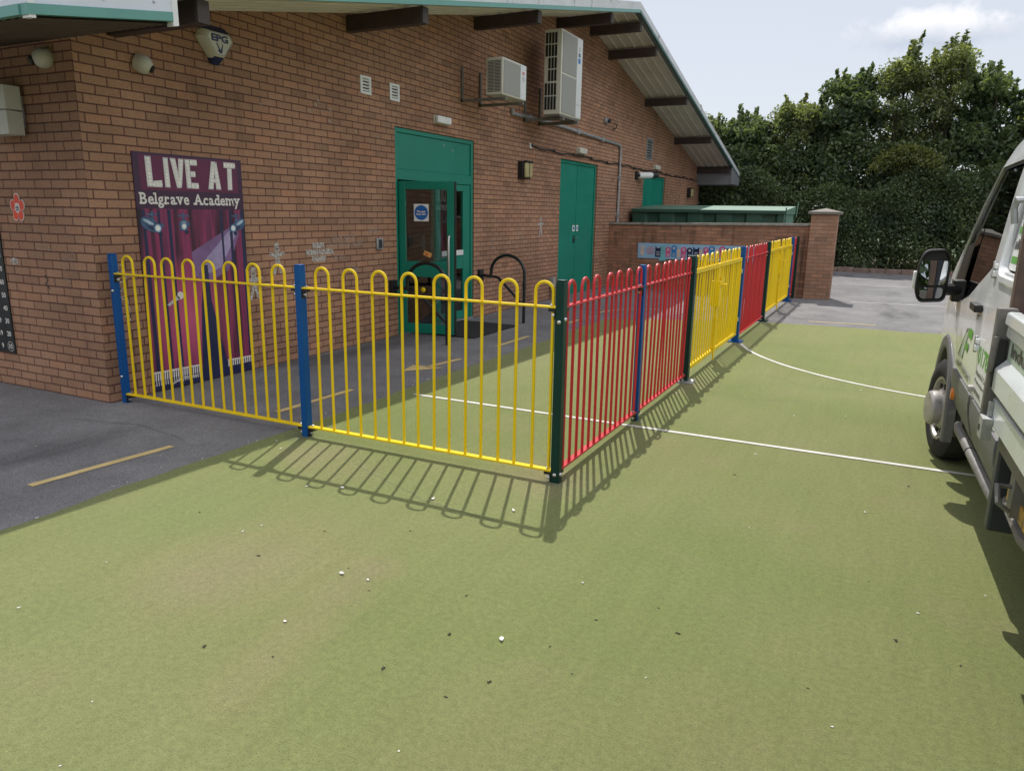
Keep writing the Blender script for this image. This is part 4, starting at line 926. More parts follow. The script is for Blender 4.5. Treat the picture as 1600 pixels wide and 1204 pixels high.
shp(-4.85,.84,.07,.22,'peach'); shp(-4.85,.90,.13,.04,'printgrey')
for i, w_ in enumerate((.1,.2,.17,.22,.14)): shp(-4.66,.91-i*.036,w_,.013,'bred')
shp(-4.49,.82,.13,.24,'navy',notch=True); shp(-4.385,.80,.10,.30,'teal2'); shp(-4.385,.655,.15,.06,'teal2'); shp(-4.27,.82,.12,.22,'pink',True); shp(-4.14,.845,.13,.26,'bblue',True); shp(-4.035,.80,.07,.18,'peach'); shp(-3.93,.82,.13,.26,'pink',True); shp(-3.80,.82,.13,.2,'navy',True); shp(-3.66,.83,.13,.24,'navy',notch=True); shp(-3.56,.8,.06,.18,'peach')
shp(-3.45,.84,.12,.24,'pink',True); shp(-3.33,.86,.13,.26,'bblue',True); shp(-3.22,.82,.08,.2,'peach'); shp(-3.11,.86,.13,.26,'pink',True); shp(-2.99,.83,.13,.2,'navy',True); shp(-2.84,.83,.13,.24,'navy',notch=True); shp(-2.68,.84,.12,.22,'bblue',True)
b.build('printed_shapes', None, t, fix=False)
# continuing run of the board behind the fence
t = empty('storage_container', (-3.8,18.4,0), 0, 'dark green steel container with paler ribbed roof behind the low wall', 'container')
b = LMB(t); prof = []; x = -5.53
while x < -2.2:
    prof += [(x,17.5),(x+.30,17.5),(x+.36,17.56),(x+.60,17.56),(x+.66,17.5)]; x += .66
prof = [p for p in prof if p[0] < -2.12]+[(-2.10,17.5)]
n = len(prof); b.add([(px,py,0) for px, py in prof]+[(px,py,1.66) for px, py in prof], [(i,i+1,n+i+1,n+i) for i in range(n-1)], 'container')
sp = [17.5+.09*i for i in range(21)]; pr2 = [(-2.10-(.03 if (i//2) % 2 else 0), q) for i, q in enumerate(sp)]
n = len(pr2); b.add([(px,py,0) for px, py in pr2]+[(px,py,1.66) for px, py in pr2], [(i,i+1,n+i+1,n+i) for i in range(n-1)], 'containertop')
b.quad([(-5.53,17.5,0),(-5.53,19.3,0),(-5.53,19.3,1.66),(-5.53,17.5,1.66)], 'container'); b.quad([(-5.53,19.3,0),(-2.1,19.3,0),(-2.1,19.3,1.66),(-5.53,19.3,1.66)], 'container')
b.build('body', None, t, sharp=20)
b = LMB(t); b.box((-5.56,17.45,1.66),(-2.07,17.55,1.735),'container'); b.box((-2.13,17.551,1.66),(-2.07,19.34,1.735),'containertop'); b.build('top_rail', None, t, bevel=.008)
b = LMB(t); b.add([(-5.56,17.46,1.736),(-2.07,17.46,1.736),(-2.07,19.34,1.85),(-5.56,19.34,1.85),(-5.56,19.34,1.736),(-2.07,19.34,1.736)], [(0,1,2,3),(1,5,2),(0,3,4),(3,2,5,4)], 'containertop')
b.build('roof', None, t)
b = LMB(t); b.tube([(-2.07,17.48,1.3),(-2.06,17.46,1.80)], .014, 6, 'container'); b.tube([(-2.04,19.3,1.6),(-2.02,19.3,1.95)], .014, 6, 'containertop'); b.build('lifting_rod', None, t)
# ------------------------------------------------------------------ fence
PH = 1.228
BC = ((.985,0,-1),(.05,0,-1),(1.0,1,0),(.05,1,0))
def post(x, y, w, m, label, base=False, bolts=()):
    t = empty('fence_post', (x, y, 0), random.gauss(0,.02), label, 'fence post', 'square posts of the coloured fence')
    b = MB(); b.box((-w/2,-w/2,-.05),(w/2,w/2,PH-.012),m); b.build('upright', None, t, bevel=.004)
    b = MB(); b.box((-w/2+.002,-w/2+.002,PH-.0115),(w/2-.002,w/2-.002,PH),m); b.build('cap', None, t, bevel=.004)
    for z, dx, dy in bolts: MB().lathe([(.014,0),(.012,.006),(.007,.010),(0,.011)], (dx*w/2,dy*w/2,z), (dx,dy,0), 10, 'steel').build('bolt', None, t)
    if base:
        b = MB(); b.box((-w*1.1,-w*1.1,-.01),(w*1.1,w*1.1,.014),'galv' if base == 2 else m); b.build('base_plate', None, t, bevel=.003)
post(-5.56,3.95,.052,'blue','blue square post standing against the brick corner of the building', bolts=((.93,0,-1),(.22,0,-1)))
post(-3.605,3.95,.055,'blue','blue square post between the two front yellow panels')
post(-1.65,3.96,.055,'dkgreen','dark green corner post where the yellow panel meets the red one', bolts=BC)
post(-1.65,5.555,.05,'blue','slim blue post between the two nearest red panels')
post(-1.65,7.165,.085,'dkgreen','dark green gate post between a red panel and the nearer yellow gate',2)
post(-1.65,9.90,.085,'blue','broad blue gate post between the nearer yellow gate and a red panel',1)
post(-1.65,12.18,.085,'dkgreen','dark green gate post between a red panel and the far yellow gate',1)
post(-1.65,15.38,.085,'blue','blue gate post at the far end of the far yellow gate',1)
post(-1.62,16.06,.06,'dkgreen','dark end post of the fence, against the low wall beside the pier')
def hoop_mesh(leg, z0, ztop, r, m):
    P = [(0,0,z0),(0,0,ztop-leg/2-r)]+[(leg/2-leg/2*math.cos(a),0,ztop-leg/2-r+leg/2*math.sin(a)) for a in [PI*i/12 for i in range(1,12)]]+[(leg,0,ztop-leg/2-r),(leg,0,z0)]
    return MB().tube(P, r, 10, m)
def panel(label, x, y, rz, L, off, pitch, n, leg, m, g, d=.025):
    t = empty('metal_railing', (x, y, 0), rz, label, 'railing', g)
    h = hoop_mesh(leg, .075, 1.222, .0098, m).build('hoop', None, t); h.location.x = off
    for i in range(1, n):
        c = h.copy(); col.objects.link(c); c.parent = t; c.location.x = off+pitch*i; c.rotation_euler = (random.gauss(0,.004), random.gauss(0,.003), 0)
    MB().box((d,-.020,1.063),(L-d,.020,1.075),m).build('top_rail', None, t, bevel=.002)
    MB().box((d,-.022,.066),(L-d,.022,.079),m).build('bottom_rail', None, t, bevel=.002)
    for xx, s in ((d,1),(L-d,-1)):
        for z in (1.0,.003+.0):
            b = MB()
            b.box((xx,-.022,z+.0),(xx+s*.006,.022,z+.0625),'black'); b.box((xx+s*.007,-.02,z+.044),(xx+s*.045,.02,z+.0625),'black')
            b.lathe([(.012,0),(.011,.008),(0,.011)], (xx+s*.03,0,z+.0765 if z > .5 else .08), (0,0,1), 8, 'steel')
            b.lathe([(.012,0),(.012,.02),(0,.021)], (xx+s*.006,0,z+.022), (s,0,0), 8, 'steel')
            b.build('bracket', None, t)
    return t
G1 = 'yellow bow top panels'; G2 = 'red bow top panels'
panel('yellow bow top fence panel against the brick building', -5.56, 3.95, 0, 1.955, .12, .2243, 8, .117, 'yellow', G1)
panel('yellow bow top fence panel next to the dark green corner post', -3.605, 3.95, 0, 1.955, .137, .2365, 8, .114, 'yellow', G1)
panel('red bow top fence panel next to the dark green corner post', -1.65, 3.96, PI/2, 1.595, .095, .2235, 7, .11, 'red', G2)
panel('red bow top fence panel before the nearer yellow gate', -1.65, 5.555, PI/2, 1.61, .10, .2165, 7, .105, 'red', G2)
panel('red bow top fence panel between the two yellow gates', -1.65, 9.90, PI/2, 2.28, .12, .2095, 10, .10, 'red', G2, .042)
panel('short red bow top fence panel beside the low wall', -1.65, 15.38, PI/2, .68, .09, .21, 3, .10, 'red', G2, .042)
def gate(label, x, y, L, n, latch, hinge_end):
    t = empty('gate_leaf', (x, y, 0), PI/2, label, 'gate', 'yellow bow top gate leaves'); m = 'yellow'
    leg = (L-.10)/(2*n-1+.9); pitch = leg*2.0; off = .05+(L-.1-(pitch*(n-1)+leg))/2
    h = hoop_mesh(leg, .13, 1.225, .0098, m).build('hoop', None, t); h.location.x = off
    for i in range(1, n):
        c = h.copy(); col.objects.link(c); c.parent = t; c.location.x = off+pitch*i; c.rotation_euler = (random.gauss(0,.004), random.gauss(0,.003), 0)
    MB().box((.0,-.02,1.045),(L,.02,1.09),m).build('top_rail', None, t, bevel=.004)
    MB().box((.0,-.02,.095),(L,.02,.135),m).build('bottom_rail', None, t, bevel=.004)
    for xx in (0, L-.045):
        MB().box((xx,-.0195,.136),(xx+.045,.0195,1.044),m).build('stile', None, t, bevel=.004)
    xx = -.02 if hinge_end == 0 else L+.02
    for z in (.30,.92):
        b = MB(); b.cyl((xx,-.02,z-.03),(xx,-.02,z+.03),.013,8,'galv'); b.box((min(xx,xx+(.05 if hinge_end == 0 else -.05)),-.026,z-.015),(max(xx,xx+(.05 if hinge_end == 0 else -.05)),-.0205,z+.015),m); b.build('hinge', None, t)
    if latch:
        b = MB(); xx = L-.065 if hinge_end == 0 else .02
        b.box((xx-.03,-.05,.62),(xx+.06,.05,.90),m); b.build('lock_box', None, t, bevel=.005)
        b = MB(); b.tube([(xx,-.05,.86),(xx,-.09,.86),(xx+.12,-.09,.86)], .011, 8, m); b.build('latch_handle', None, t)
        b = MB(); b.cyl((xx-.05,-.035,.02),(xx-.05,-.035,.50),.010,8,m); b.tube([(xx-.05,-.035,.48),(xx-.05,-.07,.48)], .008, 6, m); b.build('drop_bolt', None, t)
    else:
        b = MB(); xx = .02 if hinge_end == 1 else L-.07
        b.box((xx,-.045,.82),(xx+.12,-.0205,.93),m); b.box((xx+.1,-.03,.83),(xx+.14,.03,.95),m); b.build('keep_plate', None, t, bevel=.004)
    return t
gate('nearer leaf of the first yellow gate, with lock box and drop bolt', -1.65, 7.235, 1.22, 5, True, 0)
gate('farther leaf of the first yellow gate, hung on the broad blue post', -1.65, 8.475, 1.36, 6, False, 1)
gate('nearer leaf of the far yellow gate', -1.65, 12.25, 1.52, 6, True, 0)
gate('farther leaf of the far yellow gate, next to the short red panel', -1.65, 13.79, 1.52, 6, False, 1)

# ------------------------------------------------------------------ kerb, hedge, trees
kb = MB()
x = -18.
while x < 14:
    w_ = .44+random.uniform(-.01,.01); h = .13+random.uniform(-.012,.012)
    kb.box((x,25.02,-.05),(x+w_-.012,25.24+random.uniform(-.01,.01),h),'kerb'); x += w_
k = kb.build('kerb', None, None, bevel=.01); tag(k, kind='structure')
def leaves(name, P, size, seed, m, parent, up=.5, aspect=.55):
    r = np.random.default_rng(seed); n = len(P)
    N_ = r.normal(size=(n,3)); N_[:,2] += up; N_ /= np.linalg.norm(N_, axis=1)[:,None]
    A = r.normal(size=(n,3)); A -= N_*(A*N_).sum(1)[:,None]; A /= np.linalg.norm(A, axis=1)[:,None]
    B = np.cross(N_, A); L = size*(.45+1.0*r.random(n))[:,None]; Wd = L*aspect
    v = np.stack([P-A*L*.5, P+B*Wd*.5-A*L*.05+N_*L*.10, P+A*L*.5, P-B*Wd*.5-A*L*.05+N_*L*.10], 1).reshape(-1,3)
    me = bpy.data.meshes.new(name); me.vertices.add(4*n); me.vertices.foreach_set('co', v.astype(np.float32).ravel())
    me.loops.add(4*n); me.loops.foreach_set('vertex_index', np.arange(4*n, dtype=np.int32))
    me.polygons.add(n); me.polygons.foreach_set('loop_start', np.arange(0, 4*n, 4, dtype=np.int32)); me.polygons.foreach_set('loop_total', np.full(n, 4, np.int32))
    me.materials.append(M[m]); me.update(); me.validate()
    o = bpy.data.objects.new(name, me); col.objects.link(o); o.parent = parent
    return o
# clipped hedge
ht = empty('hedge', (0, 26.3, 0), 0, 'dense dark green clipped hedge behind the car park kerb', 'hedge')
n = 78000; r = RNG
X = r.uniform(-15, 9, n); Z = r.random(n)**.85*(2.75+.35*np.sin(X*.9)+.2*np.sin(X*2.7))+.06
bulge = .22*np.sin(X*1.3)+.16*np.sin(X*3.7+Z*2)+.14*np.sin(Z*5+X*2.2)
Yv = -.75+bulge*.6+np.abs(r.normal(0,.20,n))-.12*np.sin(Z*PI/2.75)
leaves('foliage', np.stack([X,Yv,Z],1), .088, 1, 'leafA', ht, up=.3)
for i in range(60):
    b = MB(); x = random.uniform(-14.5,8.5); b.tube([(x,-.2,0),(x+random.uniform(-.15,.15),-.15,.7),(x+random.uniform(-.3,.3),-.1,1.5)], [.05,.04,.02], 5, 'bark'); b.build('stem', None, ht)
nb = 95000
X = r.uniform(-15, 9, nb); Z = r.random(nb)*3.9; leaves('inner_foliage', np.stack([X, r.uniform(-.25,.8,nb), Z],1), .13, 5, 'leafA', ht)
def tree(x, y, top, half, low, m, seed, label, cat='tree', lean=0., ncl=84, nl=270, size=.105, sprigs=40):
    r = np.random.default_rng(seed); t = empty('tree', (x, y, 0), 0, label, cat, 'trees rising behind the hedge')
    b = MB()
    tr = [(0,0,-.05),(.05,.02,top*.25),(lean*.5,0,top*.55),(lean,0,top*.92)]
    b.tube(tr, [.14,.11,.07,.02], 8, 'bark'); trunk = b.build('trunk', None, t)
    b = MB(); C = []
    for i in range(ncl):
        h = low+(top-low-.35)*r.random()**.8; k = (h-low)/(top-low)
        wid = half*(1.05-.75*max(0,k-.35)**1.3/.58)
        a = r.random()*2*PI; q = math.sqrt(r.random())
        c = (lean*k+wid*q*math.cos(a), .85*q*math.sin(a), h); C.append(c)
        if i % 4 == 0:
            zb = max(.4, h*.6); b.tube([(lean*zb/top*.9,0,zb),(c[0]*.5,c[1]*.5,(zb+h)*.52),c], [.03,.02,.008], 5, 'bark')
    b.build('limb', None, t)
    P = []; P2 = []
    for c in C:
        rad = .20+.27*r.random(); m_ = int(nl*(.5+rad*1.3))
        q = r.normal(size=(m_,3)); q /= np.linalg.norm(q,axis=1)[:,None]; q *= (r.random(m_)**.45*rad)[:,None]*np.array([1.15,1.,.85])
        P.append(q+np.array(c))
    # sprigs that break the outline
    for i in range(sprigs):
        k = r.random(); a = (r.random()-.5)*2
        bx = lean+a*half*.85; bz = top-.45-abs(a)**1.6*(top-low)*.38+.1*r.normal(); hh = .25+.62*r.random()
        d = np.array([a*.35+.15*r.normal(), .15*r.normal(), 1.]); d /= np.linalg.norm(d); m_ = int(34*hh/.5)+8
        s = r.random(m_)**.9; P2.append(np.array([bx,.3*r.normal(),bz])+d*(s*hh)[:,None]+r.normal(size=(m_,3))*(.075*(1.12-s))[:,None])
    leaves('crown', np.concatenate(P), size, seed+50, m, t)
    leaves('top_spray', np.concatenate(P2), size*1.3, seed+51, m, t, up=.2)
    return t
T = [(-9.6,27.6,4.9,1.7,1.0,'leafB','leafy tree glimpsed behind the building roof end at far left of the hedge'),
 (-6.4,27.2,5.25,1.4,1.0,'leafB','leafy tree with yellow green top just right of the falling roof edge'),
 (-4.6,27.0,4.95,1.2,1.0,'leafB','low leafy tree in the dip left of the taller crowns'),
 (-3.1,27.0,5.35,1.15,1.0,'leafB','leafy tree above the brick pier with a jagged top'),
 (-1.55,26.95,6.05,1.2,1.0,'leafB','tall leafy tree rising left of the highest crown'),
 (-.1,27.0,6.5,1.25,1.0,'leafB','very tall leafy tree with twin sprays, second highest of the row'),
 (1.15,26.95,6.75,1.2,1.0,'leafB','highest leafy tree in the row, under the white cloud'),
 (2.35,26.95,6.0,1.15,1.0,'leafB','leafy tree falling away to the right of the highest crown'),
 (3.8,27.0,5.2,1.3,1.0,'leafB','leafy tree behind the van roof at the right edge'),
 (6.3,27.8,5.3,1.5,1.0,'leafB','leafy tree hidden mostly behind the van cab')]
for i, (x, y, tp, hf, lo, m, lab) in enumerate(T): tree(x, y, tp, hf, lo, 'leafD' if i in (2,4,7) else m, 100+i*7, lab, size=.135 if i in (2,4,7) else .10)
sh = empty('shrub', (.25,26.2,0), 0, 'pale arching yellow green shrub spray in front of the dark trees', 'shrub')
r = np.random.default_rng(9); P = []; b = MB()
for i in range(16):
    a = -1.0+2.0*i/15; pts = [(0,0,2.5),(a*.35,-.25,3.55),(a*.75,-.42,3.75-abs(a)*.25),(a*1.05,-.5,3.35-abs(a)*.35)]
    b.tube([(0,0,0),(0,-.05,1.5)]+pts, [.03,.025,.02,.012,.008,.004], 5, 'bark')
    for j in range(3):
        p0, p1 = np.array(pts[j]), np.array(pts[j+1]); s = r.random(60)[:,None]; P.append(p0+(p1-p0)*s+r.normal(size=(60,3))*.06-np.array([0,0,.05]))
b.build('stem', None, sh); leaves('foliage', np.concatenate(P), .12, 77, 'leafC', sh, up=.2, aspect=.35)

# belt of trees added behind the camera to darken reflections in mirror and glass
bt = leaves('added_tree_belt', np.stack([RNG.uniform(-22,22,16000), -19+RNG.normal(0,.7,16000), RNG.random(16000)**.8*5.5], 1), .5, 31, 'leafA', None, up=.3)
tag(bt, kind='stuff', label='added belt of leafy trees out of view, for dark reflections', cat='trees')
# ------------------------------------------------------------------ scraps and twigs lying about
protos = []
for k in range(3):
    b = MB(); n_ = 6; p = [((.5+.5*random.random())*math.cos(2*PI*i/n_)*.022, (.35+.5*random.random())*math.sin(2*PI*i/n_)*.016) for i in range(n_)]
    b.prism(p, 2, .0015, .006, 'scrap'); b.v = [(q[0], q[1], q[2]+abs(q[0])*.35) for q in b.v]; protos.append(b)
made = []
def scrap(x, y, k, s, rz):
    if len(made) < 3: o = protos[len(made)].build('scrap'); made.append(o)
    else: o = made[k].copy(); col.objects.link(o)
    o.location = (x, y, .001); o.rotation_euler = (0,0,rz); o.scale = (s,s,s)
    tag(o, 'small pale scrap lying on the ground of the play yard', 'litter', 'pale scraps scattered on the ground')
SC = [(-3.05,1.98),(-2.73,2.62),(-2.71,3.24),(-1.67,3.42),(-2.15,3.35),(-1.97,1.98),(-2.03,2.4),(-1.89,2.41),(-1.15,2.27),(-1.04,2.84),(-.59,2.3),(.02,2.33),(.29,3.26),(.56,3.57),(-.65,5.12),(-.53,6.33),(-.15,6.54),(-1.55,8.6),(-1.,6.81),(-.24,5.69),(-2.36,5.5),(-3.41,6.31),(-2.91,3.16),(-2.76,2.52),(-4.13,3.13),(-5.02,2.86),(-4.28,2.57),(-2.18,1.31),(-1.99,1.08),(-1.15,1.59),(-2.99,1.55),(-.48,3.82),(.06,4.35),(-.75,10.09),(-.45,10.85),(.07,9.82),(.35,8.21),(-.07,7.64),(-3.72,6.66),(-2.5,6.52),(-3.75,3.85),(-3.55,3.62),(-3.7,3.74),(-3.68,3.55),(-2.6,5.0)]+[(-3.82+random.gauss(0,.06), random.uniform(2.,8.)) for _ in range(26)]+[(-1.65+random.gauss(0,.07), random.uniform(4.,9.)) for _ in range(12)]
for i, (x, y) in enumerate(SC): scrap(x, y, i % 3, (.85 if i in (2,3,4,6,8) else random.choice((.25,.3,.4,.5))), random.random()*6)
tp = None
TW = [(-2.11,1.71),(-1.84,1.78),(-1.44,1.91),(-1.83,2.34),(-2.04,2.46),(-3.15,2.59),(-2.49,2.36),(-.88,2.58),(-.56,2.64),(-.07,2.51),(.1,3.47),(-.83,2.2),(-1.16,1.88),(-1.07,2.02),(-.68,2.79),(.21,2.99),(.42,2.92),(-.91,7.15),(-.7,8.48),(.18,8.1),(-1.44,2.5),(-2.4,2.72),(-2.02,2.93),(-.7,4.62),(.29,4.94),(-1.35,2.21),(-.97,2.32)]
for x, y in TW:
    if tp is None:
        b = MB(); b.tube([(-.02,0,.004),(-.005,.004,.006),(.012,-.002,.005),(.024,.006,.004)], [.0025,.003,.0025,.0015], 5, 'twigm'); tp = b.build('twig'); o = tp
    else: o = tp.copy(); col.objects.link(o)
    o.location = (x, y, 0); o.rotation_euler = (0,0,random.random()*6); s = random.choice((.3,.35,.45,.6)); o.scale = (s*.75,s*2.2,s)
    tag(o, 'tiny dark twig lying on the green turf', 'twig', 'dark twigs scattered on the turf')
# ------------------------------------------------------------------ the dropside van (s back from the front axle, t out from the left body side, z up)
VK = .975
van = empty('pickup_van', (.44, 5.73, 0), math.radians(1.5), 'white double cab dropside van with grey lower panels parked at the right edge', 'van')
def VP(s, t, z): return (-t*VK, -s*VK, z*VK)
class VB(MB):
    def build(s, *a, **k):
        s.v = [VP(*p) for p in s.v]; s.f = [f[::-1] for f in s.f]; return super().build(*a, **k)
CT = -1.03
SIDE = [(.30,-.22),(.36,-.13),(.46,-.06),(.62,-.02),(.80,.0),(1.0,.002),(1.2,-.006),(1.34,-.02),(1.46,-.035),(1.6,-.05),(1.75,-.068),(1.9,-.09),(2.0,-.11),(2.1,-.15)]
def side_t(z):
    for (a, p), (b_, q) in zip(SIDE, SIDE[1:]):
        if z <= b_: return p+(q-p)*max(0,(z-a))/(b_-a)
    return SIDE[-1][1]
ROOF = [(-1.03,.86),(-1.0,1.02),(-.93,1.10),(-.78,1.19),(-.6,1.27),(-.46,1.34),(-.3,1.46),(-.1,1.62),(.15,1.83),(.4,2.02),(.6,2.125),(.8,2.19),(1.1,2.23),(1.5,2.255),(2.0,2.26),(2.25,2.245),(2.33,2.18)]
FRONT = {-1.03:.22,-1.0:.12,-.93:.06,-.78:.03,-.6:.012}
NZ = 15
def section(s, H, inset=0.):
    r = .10 if H > 1.5 else .09; zt = H-r; out = []; pull = FRONT.get(s, 0.)
    zs = [.30+(zt-.30)*i/(NZ-1) for i in range(NZ)]
    if H > 1.5: zs = [.30,.36,.46,.60,.74,.88,1.02,1.16,1.30,1.38]+[1.38+(zt-1.38)*i/5 for i in range(1,6)]
    for z in zs: out.append((side_t(z)-pull-inset, z))
    te = out[-1][0]
    for a in (20,45,70): out.append((te-.15*(1-math.cos(math.radians(a)))*1.2, zt+r*math.sin(math.radians(a))*.8))
    out += [(te-.30, H-.012),(te-.55, H+.004),(CT, H+.02)]
    return out
def loft(stations, inset=0., floor=None, m='vanwhite', name='body'):
    b = VB(); rows = []
    for s, H in stations:
        half = section(s, H, inset)
        if floor is not None: half = [(t, max(z, floor)) for t, z in half]
        half = [(t, z-inset*(1 if z > H-.15 else 0)) for t, z in half]
        ring = [(s,t,z) for t, z in half]+[(s,2*CT-t,z) for t, z in half[-2::-1]]
        rows.append(ring)
    n = len(rows[0]); vs = [p for r_ in rows for p in r_]; fs = []
    for i in range(len(rows)-1):
        for j in range(n): fs.append((i*n+j, i*n+(j+1) % n, (i+1)*n+(j+1) % n, (i+1)*n+j))
    fs += [tuple(range(n))[::-1], tuple(range((len(rows)-1)*n, len(rows)*n))]
    b.add(vs, fs, m); return b.build(name, None, None)
def vprism(poly, t0, t1, name='cutter', m='vanwhite'):
    # polygon in (s,z) pushed along t
    b = VB(); n = len(poly); b.add([(s,t0,z) for s, z in poly]+[(s,t1,z) for s, z in poly], [tuple(range(n))[::-1], tuple(range(n,2*n))]+[(i,(i+1)%n,n+(i+1)%n,n+i) for i in range(n)], m)
    return b.build(name)
def boolean(o, cutter, op):
    md = o.modifiers.new('b', 'BOOLEAN'); md.object = cutter; md.operation = op; md.solver = 'EXACT'
    dg = bpy.context.evaluated_depsgraph_get(); dg.update()
    me = bpy.data.meshes.new_from_object(o.evaluated_get(dg)); o.modifiers.clear(); old = o.data; o.data = me; bpy.data.meshes.remove(old)
def kill(*os):
    for o in os: bpy.data.objects.remove(o)
def rounded(poly, r, n=4):
    out = []; k = len(poly)
    for i in range(k):
        p, a, c = Vector(poly[i]), Vector(poly[i-1]), Vector(poly[(i+1) % k]); rr_ = min(r, (a-p).length*.45, (c-p).length*.45)
        p0 = p+(a-p).normalized()*rr_; p1 = p+(c-p).normalized()*rr_
        for j in range(n+1):
            u = j/n; out.append(tuple((p0*(1-u)+p*u)*(1-u)+(p*(1-u)+p1*u)*u))
    return out
def grow(poly, d):
    c = Vector((sum(p[0] for p in poly)/len(poly), sum(p[1] for p in poly)/len(poly))); out = []; k = len(poly)
    ar = sum(poly[i][0]*poly[(i+1)%k][1]-poly[(i+1)%k][0]*poly[i][1] for i in range(k)); sg_ = 1 if ar > 0 else -1
    for i in range(k):
        a, p, c2 = Vector(poly[i-1]), Vector(poly[i]), Vector(poly[(i+1)%k]); t1 = (p-a).normalized(); t2 = (c2-p).normalized()
        nn = Vector((t1.y+t2.y, -(t1.x+t2.x))); nn = nn.normalized() if nn.length > 1e-6 else Vector((t1.y,-t1.x)); out.append((p.x+sg_*nn.x*d, p.y+sg_*nn.y*d))
    return out
body = loft(ROOF); inner = loft([(s,H) for s, H in ROOF if -.4 < s < 2.26], .05, .55, name='cutter'); boolean(body, inner, 'DIFFERENCE'); kill(inner)
# wheel arches, windows
arch = VB(); 
arch.add(*(lambda n,R_: ([(R_*math.cos(2*PI*i/n), t, .36+R_*math.sin(2*PI*i/n)) for t in (.3,-.30) for i in range(n)], [tuple(range(n))[::-1], tuple(range(n,2*n))]+[(i,(i+1)%n,n+(i+1)%n,n+i) for i in range(n)]))(36,.43)); c1 = arch.build('cutter'); boolean(body, c1, 'DIFFERENCE'); kill(c1)
arch = VB(); 
arch.add(*(lambda n,R_: ([(R_*math.cos(2*PI*i/n), t, .36+R_*math.sin(2*PI*i/n)) for t in (2*CT+.30,2*CT-.3) for i in range(n)], [tuple(range(n))[::-1], tuple(range(n,2*n))]+[(i,(i+1)%n,n+(i+1)%n,n+i) for i in range(n)]))(36,.43)); c1 = arch.build('cutter'); boolean(body, c1, 'DIFFERENCE'); kill(c1)
FW = rounded([(-.30,1.19),(.30,1.13),(.62,1.19),(1.22,1.40),(1.20,1.955),(.43,1.95),(.12,1.70),(-.20,1.425)], .05)
FWc = FW
RW = rounded([(1.49,1.40),(2.12,1.40),(2.10,1.95),(1.47,1.95)], .09)
WS = rounded([(-.26,1.44),(.56,1.98),(.56,1.99),(-.30,1.46)], .01)
for poly, t0, t1 in ((FW,.2,-.20),(FW,2*CT+.2,2*CT-.2),(RW,.2,-.16),(RW,2*CT+.16,2*CT-.2)):
    c1 = vprism(poly, t0, t1); boolean(body, c1, 'DIFFERENCE'); kill(c1)
b = VB(); b.box((-.5,CT-.72,1.40),(1.1,CT+.72,1.60)); b.v = [(s, t, 1.44+(s+.26)*.66+(.30 if z > 1.5 else -.10) if True else z) for s, t, z in b.v]
b.v = [(s if s > 0 else -.34, t, z) for s, t, z in b.v]; b.v = [(.42 if s > .4 else s, t, z) for s, t, z in b.v]
b.v = [(s, t, (1.42 if s < 0 else 2.02)+(.30 if i > 3 else -.07)) for i, (s, t, z) in enumerate(b.v)]
c1 = b.build('cutter'); boolean(body, c1, 'DIFFERENCE'); kill(c1)
c1 = vprism(rounded([(2.2,1.5),(2.5,1.5),(2.5,2.0),(2.2,2.0)],.04), CT-.6, CT+.6); boolean(body, c1, 'DIFFERENCE'); kill(c1)
DOORF = rounded([(.47,.735),(1.365,.735),(1.372,1.42),(1.29,2.05),(.44,2.035),(.06,1.735),(-.26,1.46),(-.38,1.18),(.22,1.05),(.44,.93)], .07)
DOORR = rounded([(1.385,.735),(2.17,.735),(2.21,1.4),(2.17,2.03),(1.33,2.03),(1.392,1.42)], .07)
def cut_door(poly, name):
    d = body.copy(); d.data = body.data.copy(); col.objects.link(d); d.name = name
    c = vprism(poly, .2, -.10); boolean(d, c, 'INTERSECT'); kill(c)
    c = vprism(grow(poly, .0055), .2, -.052); boolean(body, c, 'DIFFERENCE'); kill(c)
    return d
dF = cut_door(DOORF, 'front_door'); dR = cut_door(DOORR, 'rear_door')
for o in (body, dF, dR):
    o.parent = van; o.data.polygons.foreach_set('use_smooth', [True]*len(o.data.polygons)); o.data.set_sharp_from_angle(angle=math.radians(32))
    bv = o.modifiers.new('bevel','BEVEL'); bv.width = .006; bv.segments = 2; bv.limit_method = 'ANGLE'; bv.angle_limit = math.radians(50)
def lay(b, poly, e, m, n=1):
    # thin sheet following the body side at distance e
    b.add([(s, side_t(z)+e, z) for s, z in poly], [tuple(range(len(poly)))], m)
def sheet(b, s0, s1, z0, z1, e, m, nz=4, th=0.):
    zs = [z0+(z1-z0)*i/nz for i in range(nz+1)]
    vs = [(s, side_t(z)+e, z) for z in zs for s in (s0, s1)]; b.add(vs, [(2*i,2*i+1,2*i+3,2*i+2) for i in range(nz)], m)
# glazing
def sideglass(poly, parent, m='glasscar'):
    b = VB(); b.add([(s, side_t(z)-.022, z) for s, z in poly]+[(s, side_t(z)-.027, z) for s, z in poly], [tuple(range(len(poly))), tuple(range(len(poly),2*len(poly)))], m); return b.build('window', None, parent)
wF = sideglass(grow(FW,.012), dF)
b = VB()
for p_ in (FW,):
    q_ = grow(p_, -.018); n = len(p_); b.add([(s, side_t(z)-.012, z) for s, z in p_]+[(s, side_t(z)-.012, z) for s, z in q_], [(i,(i+1)%n,n+(i+1)%n,n+i) for i in range(n)], 'black')
b.add([(s, side_t(z)-.010, z) for s, z in ((.12,1.18),(.16,1.175),(.20,1.66),(.16,1.64))], [(0,1,2,3)], 'black')
b.add([(s, side_t(z)-.008, z) for s, z in ((-.27,1.20),(.14,1.165),(.14,1.50),(-.05,1.47),(-.19,1.36))], [(0,1,2,3,4)], 'black')
b.build('window_seal', None, dF, fix=False)
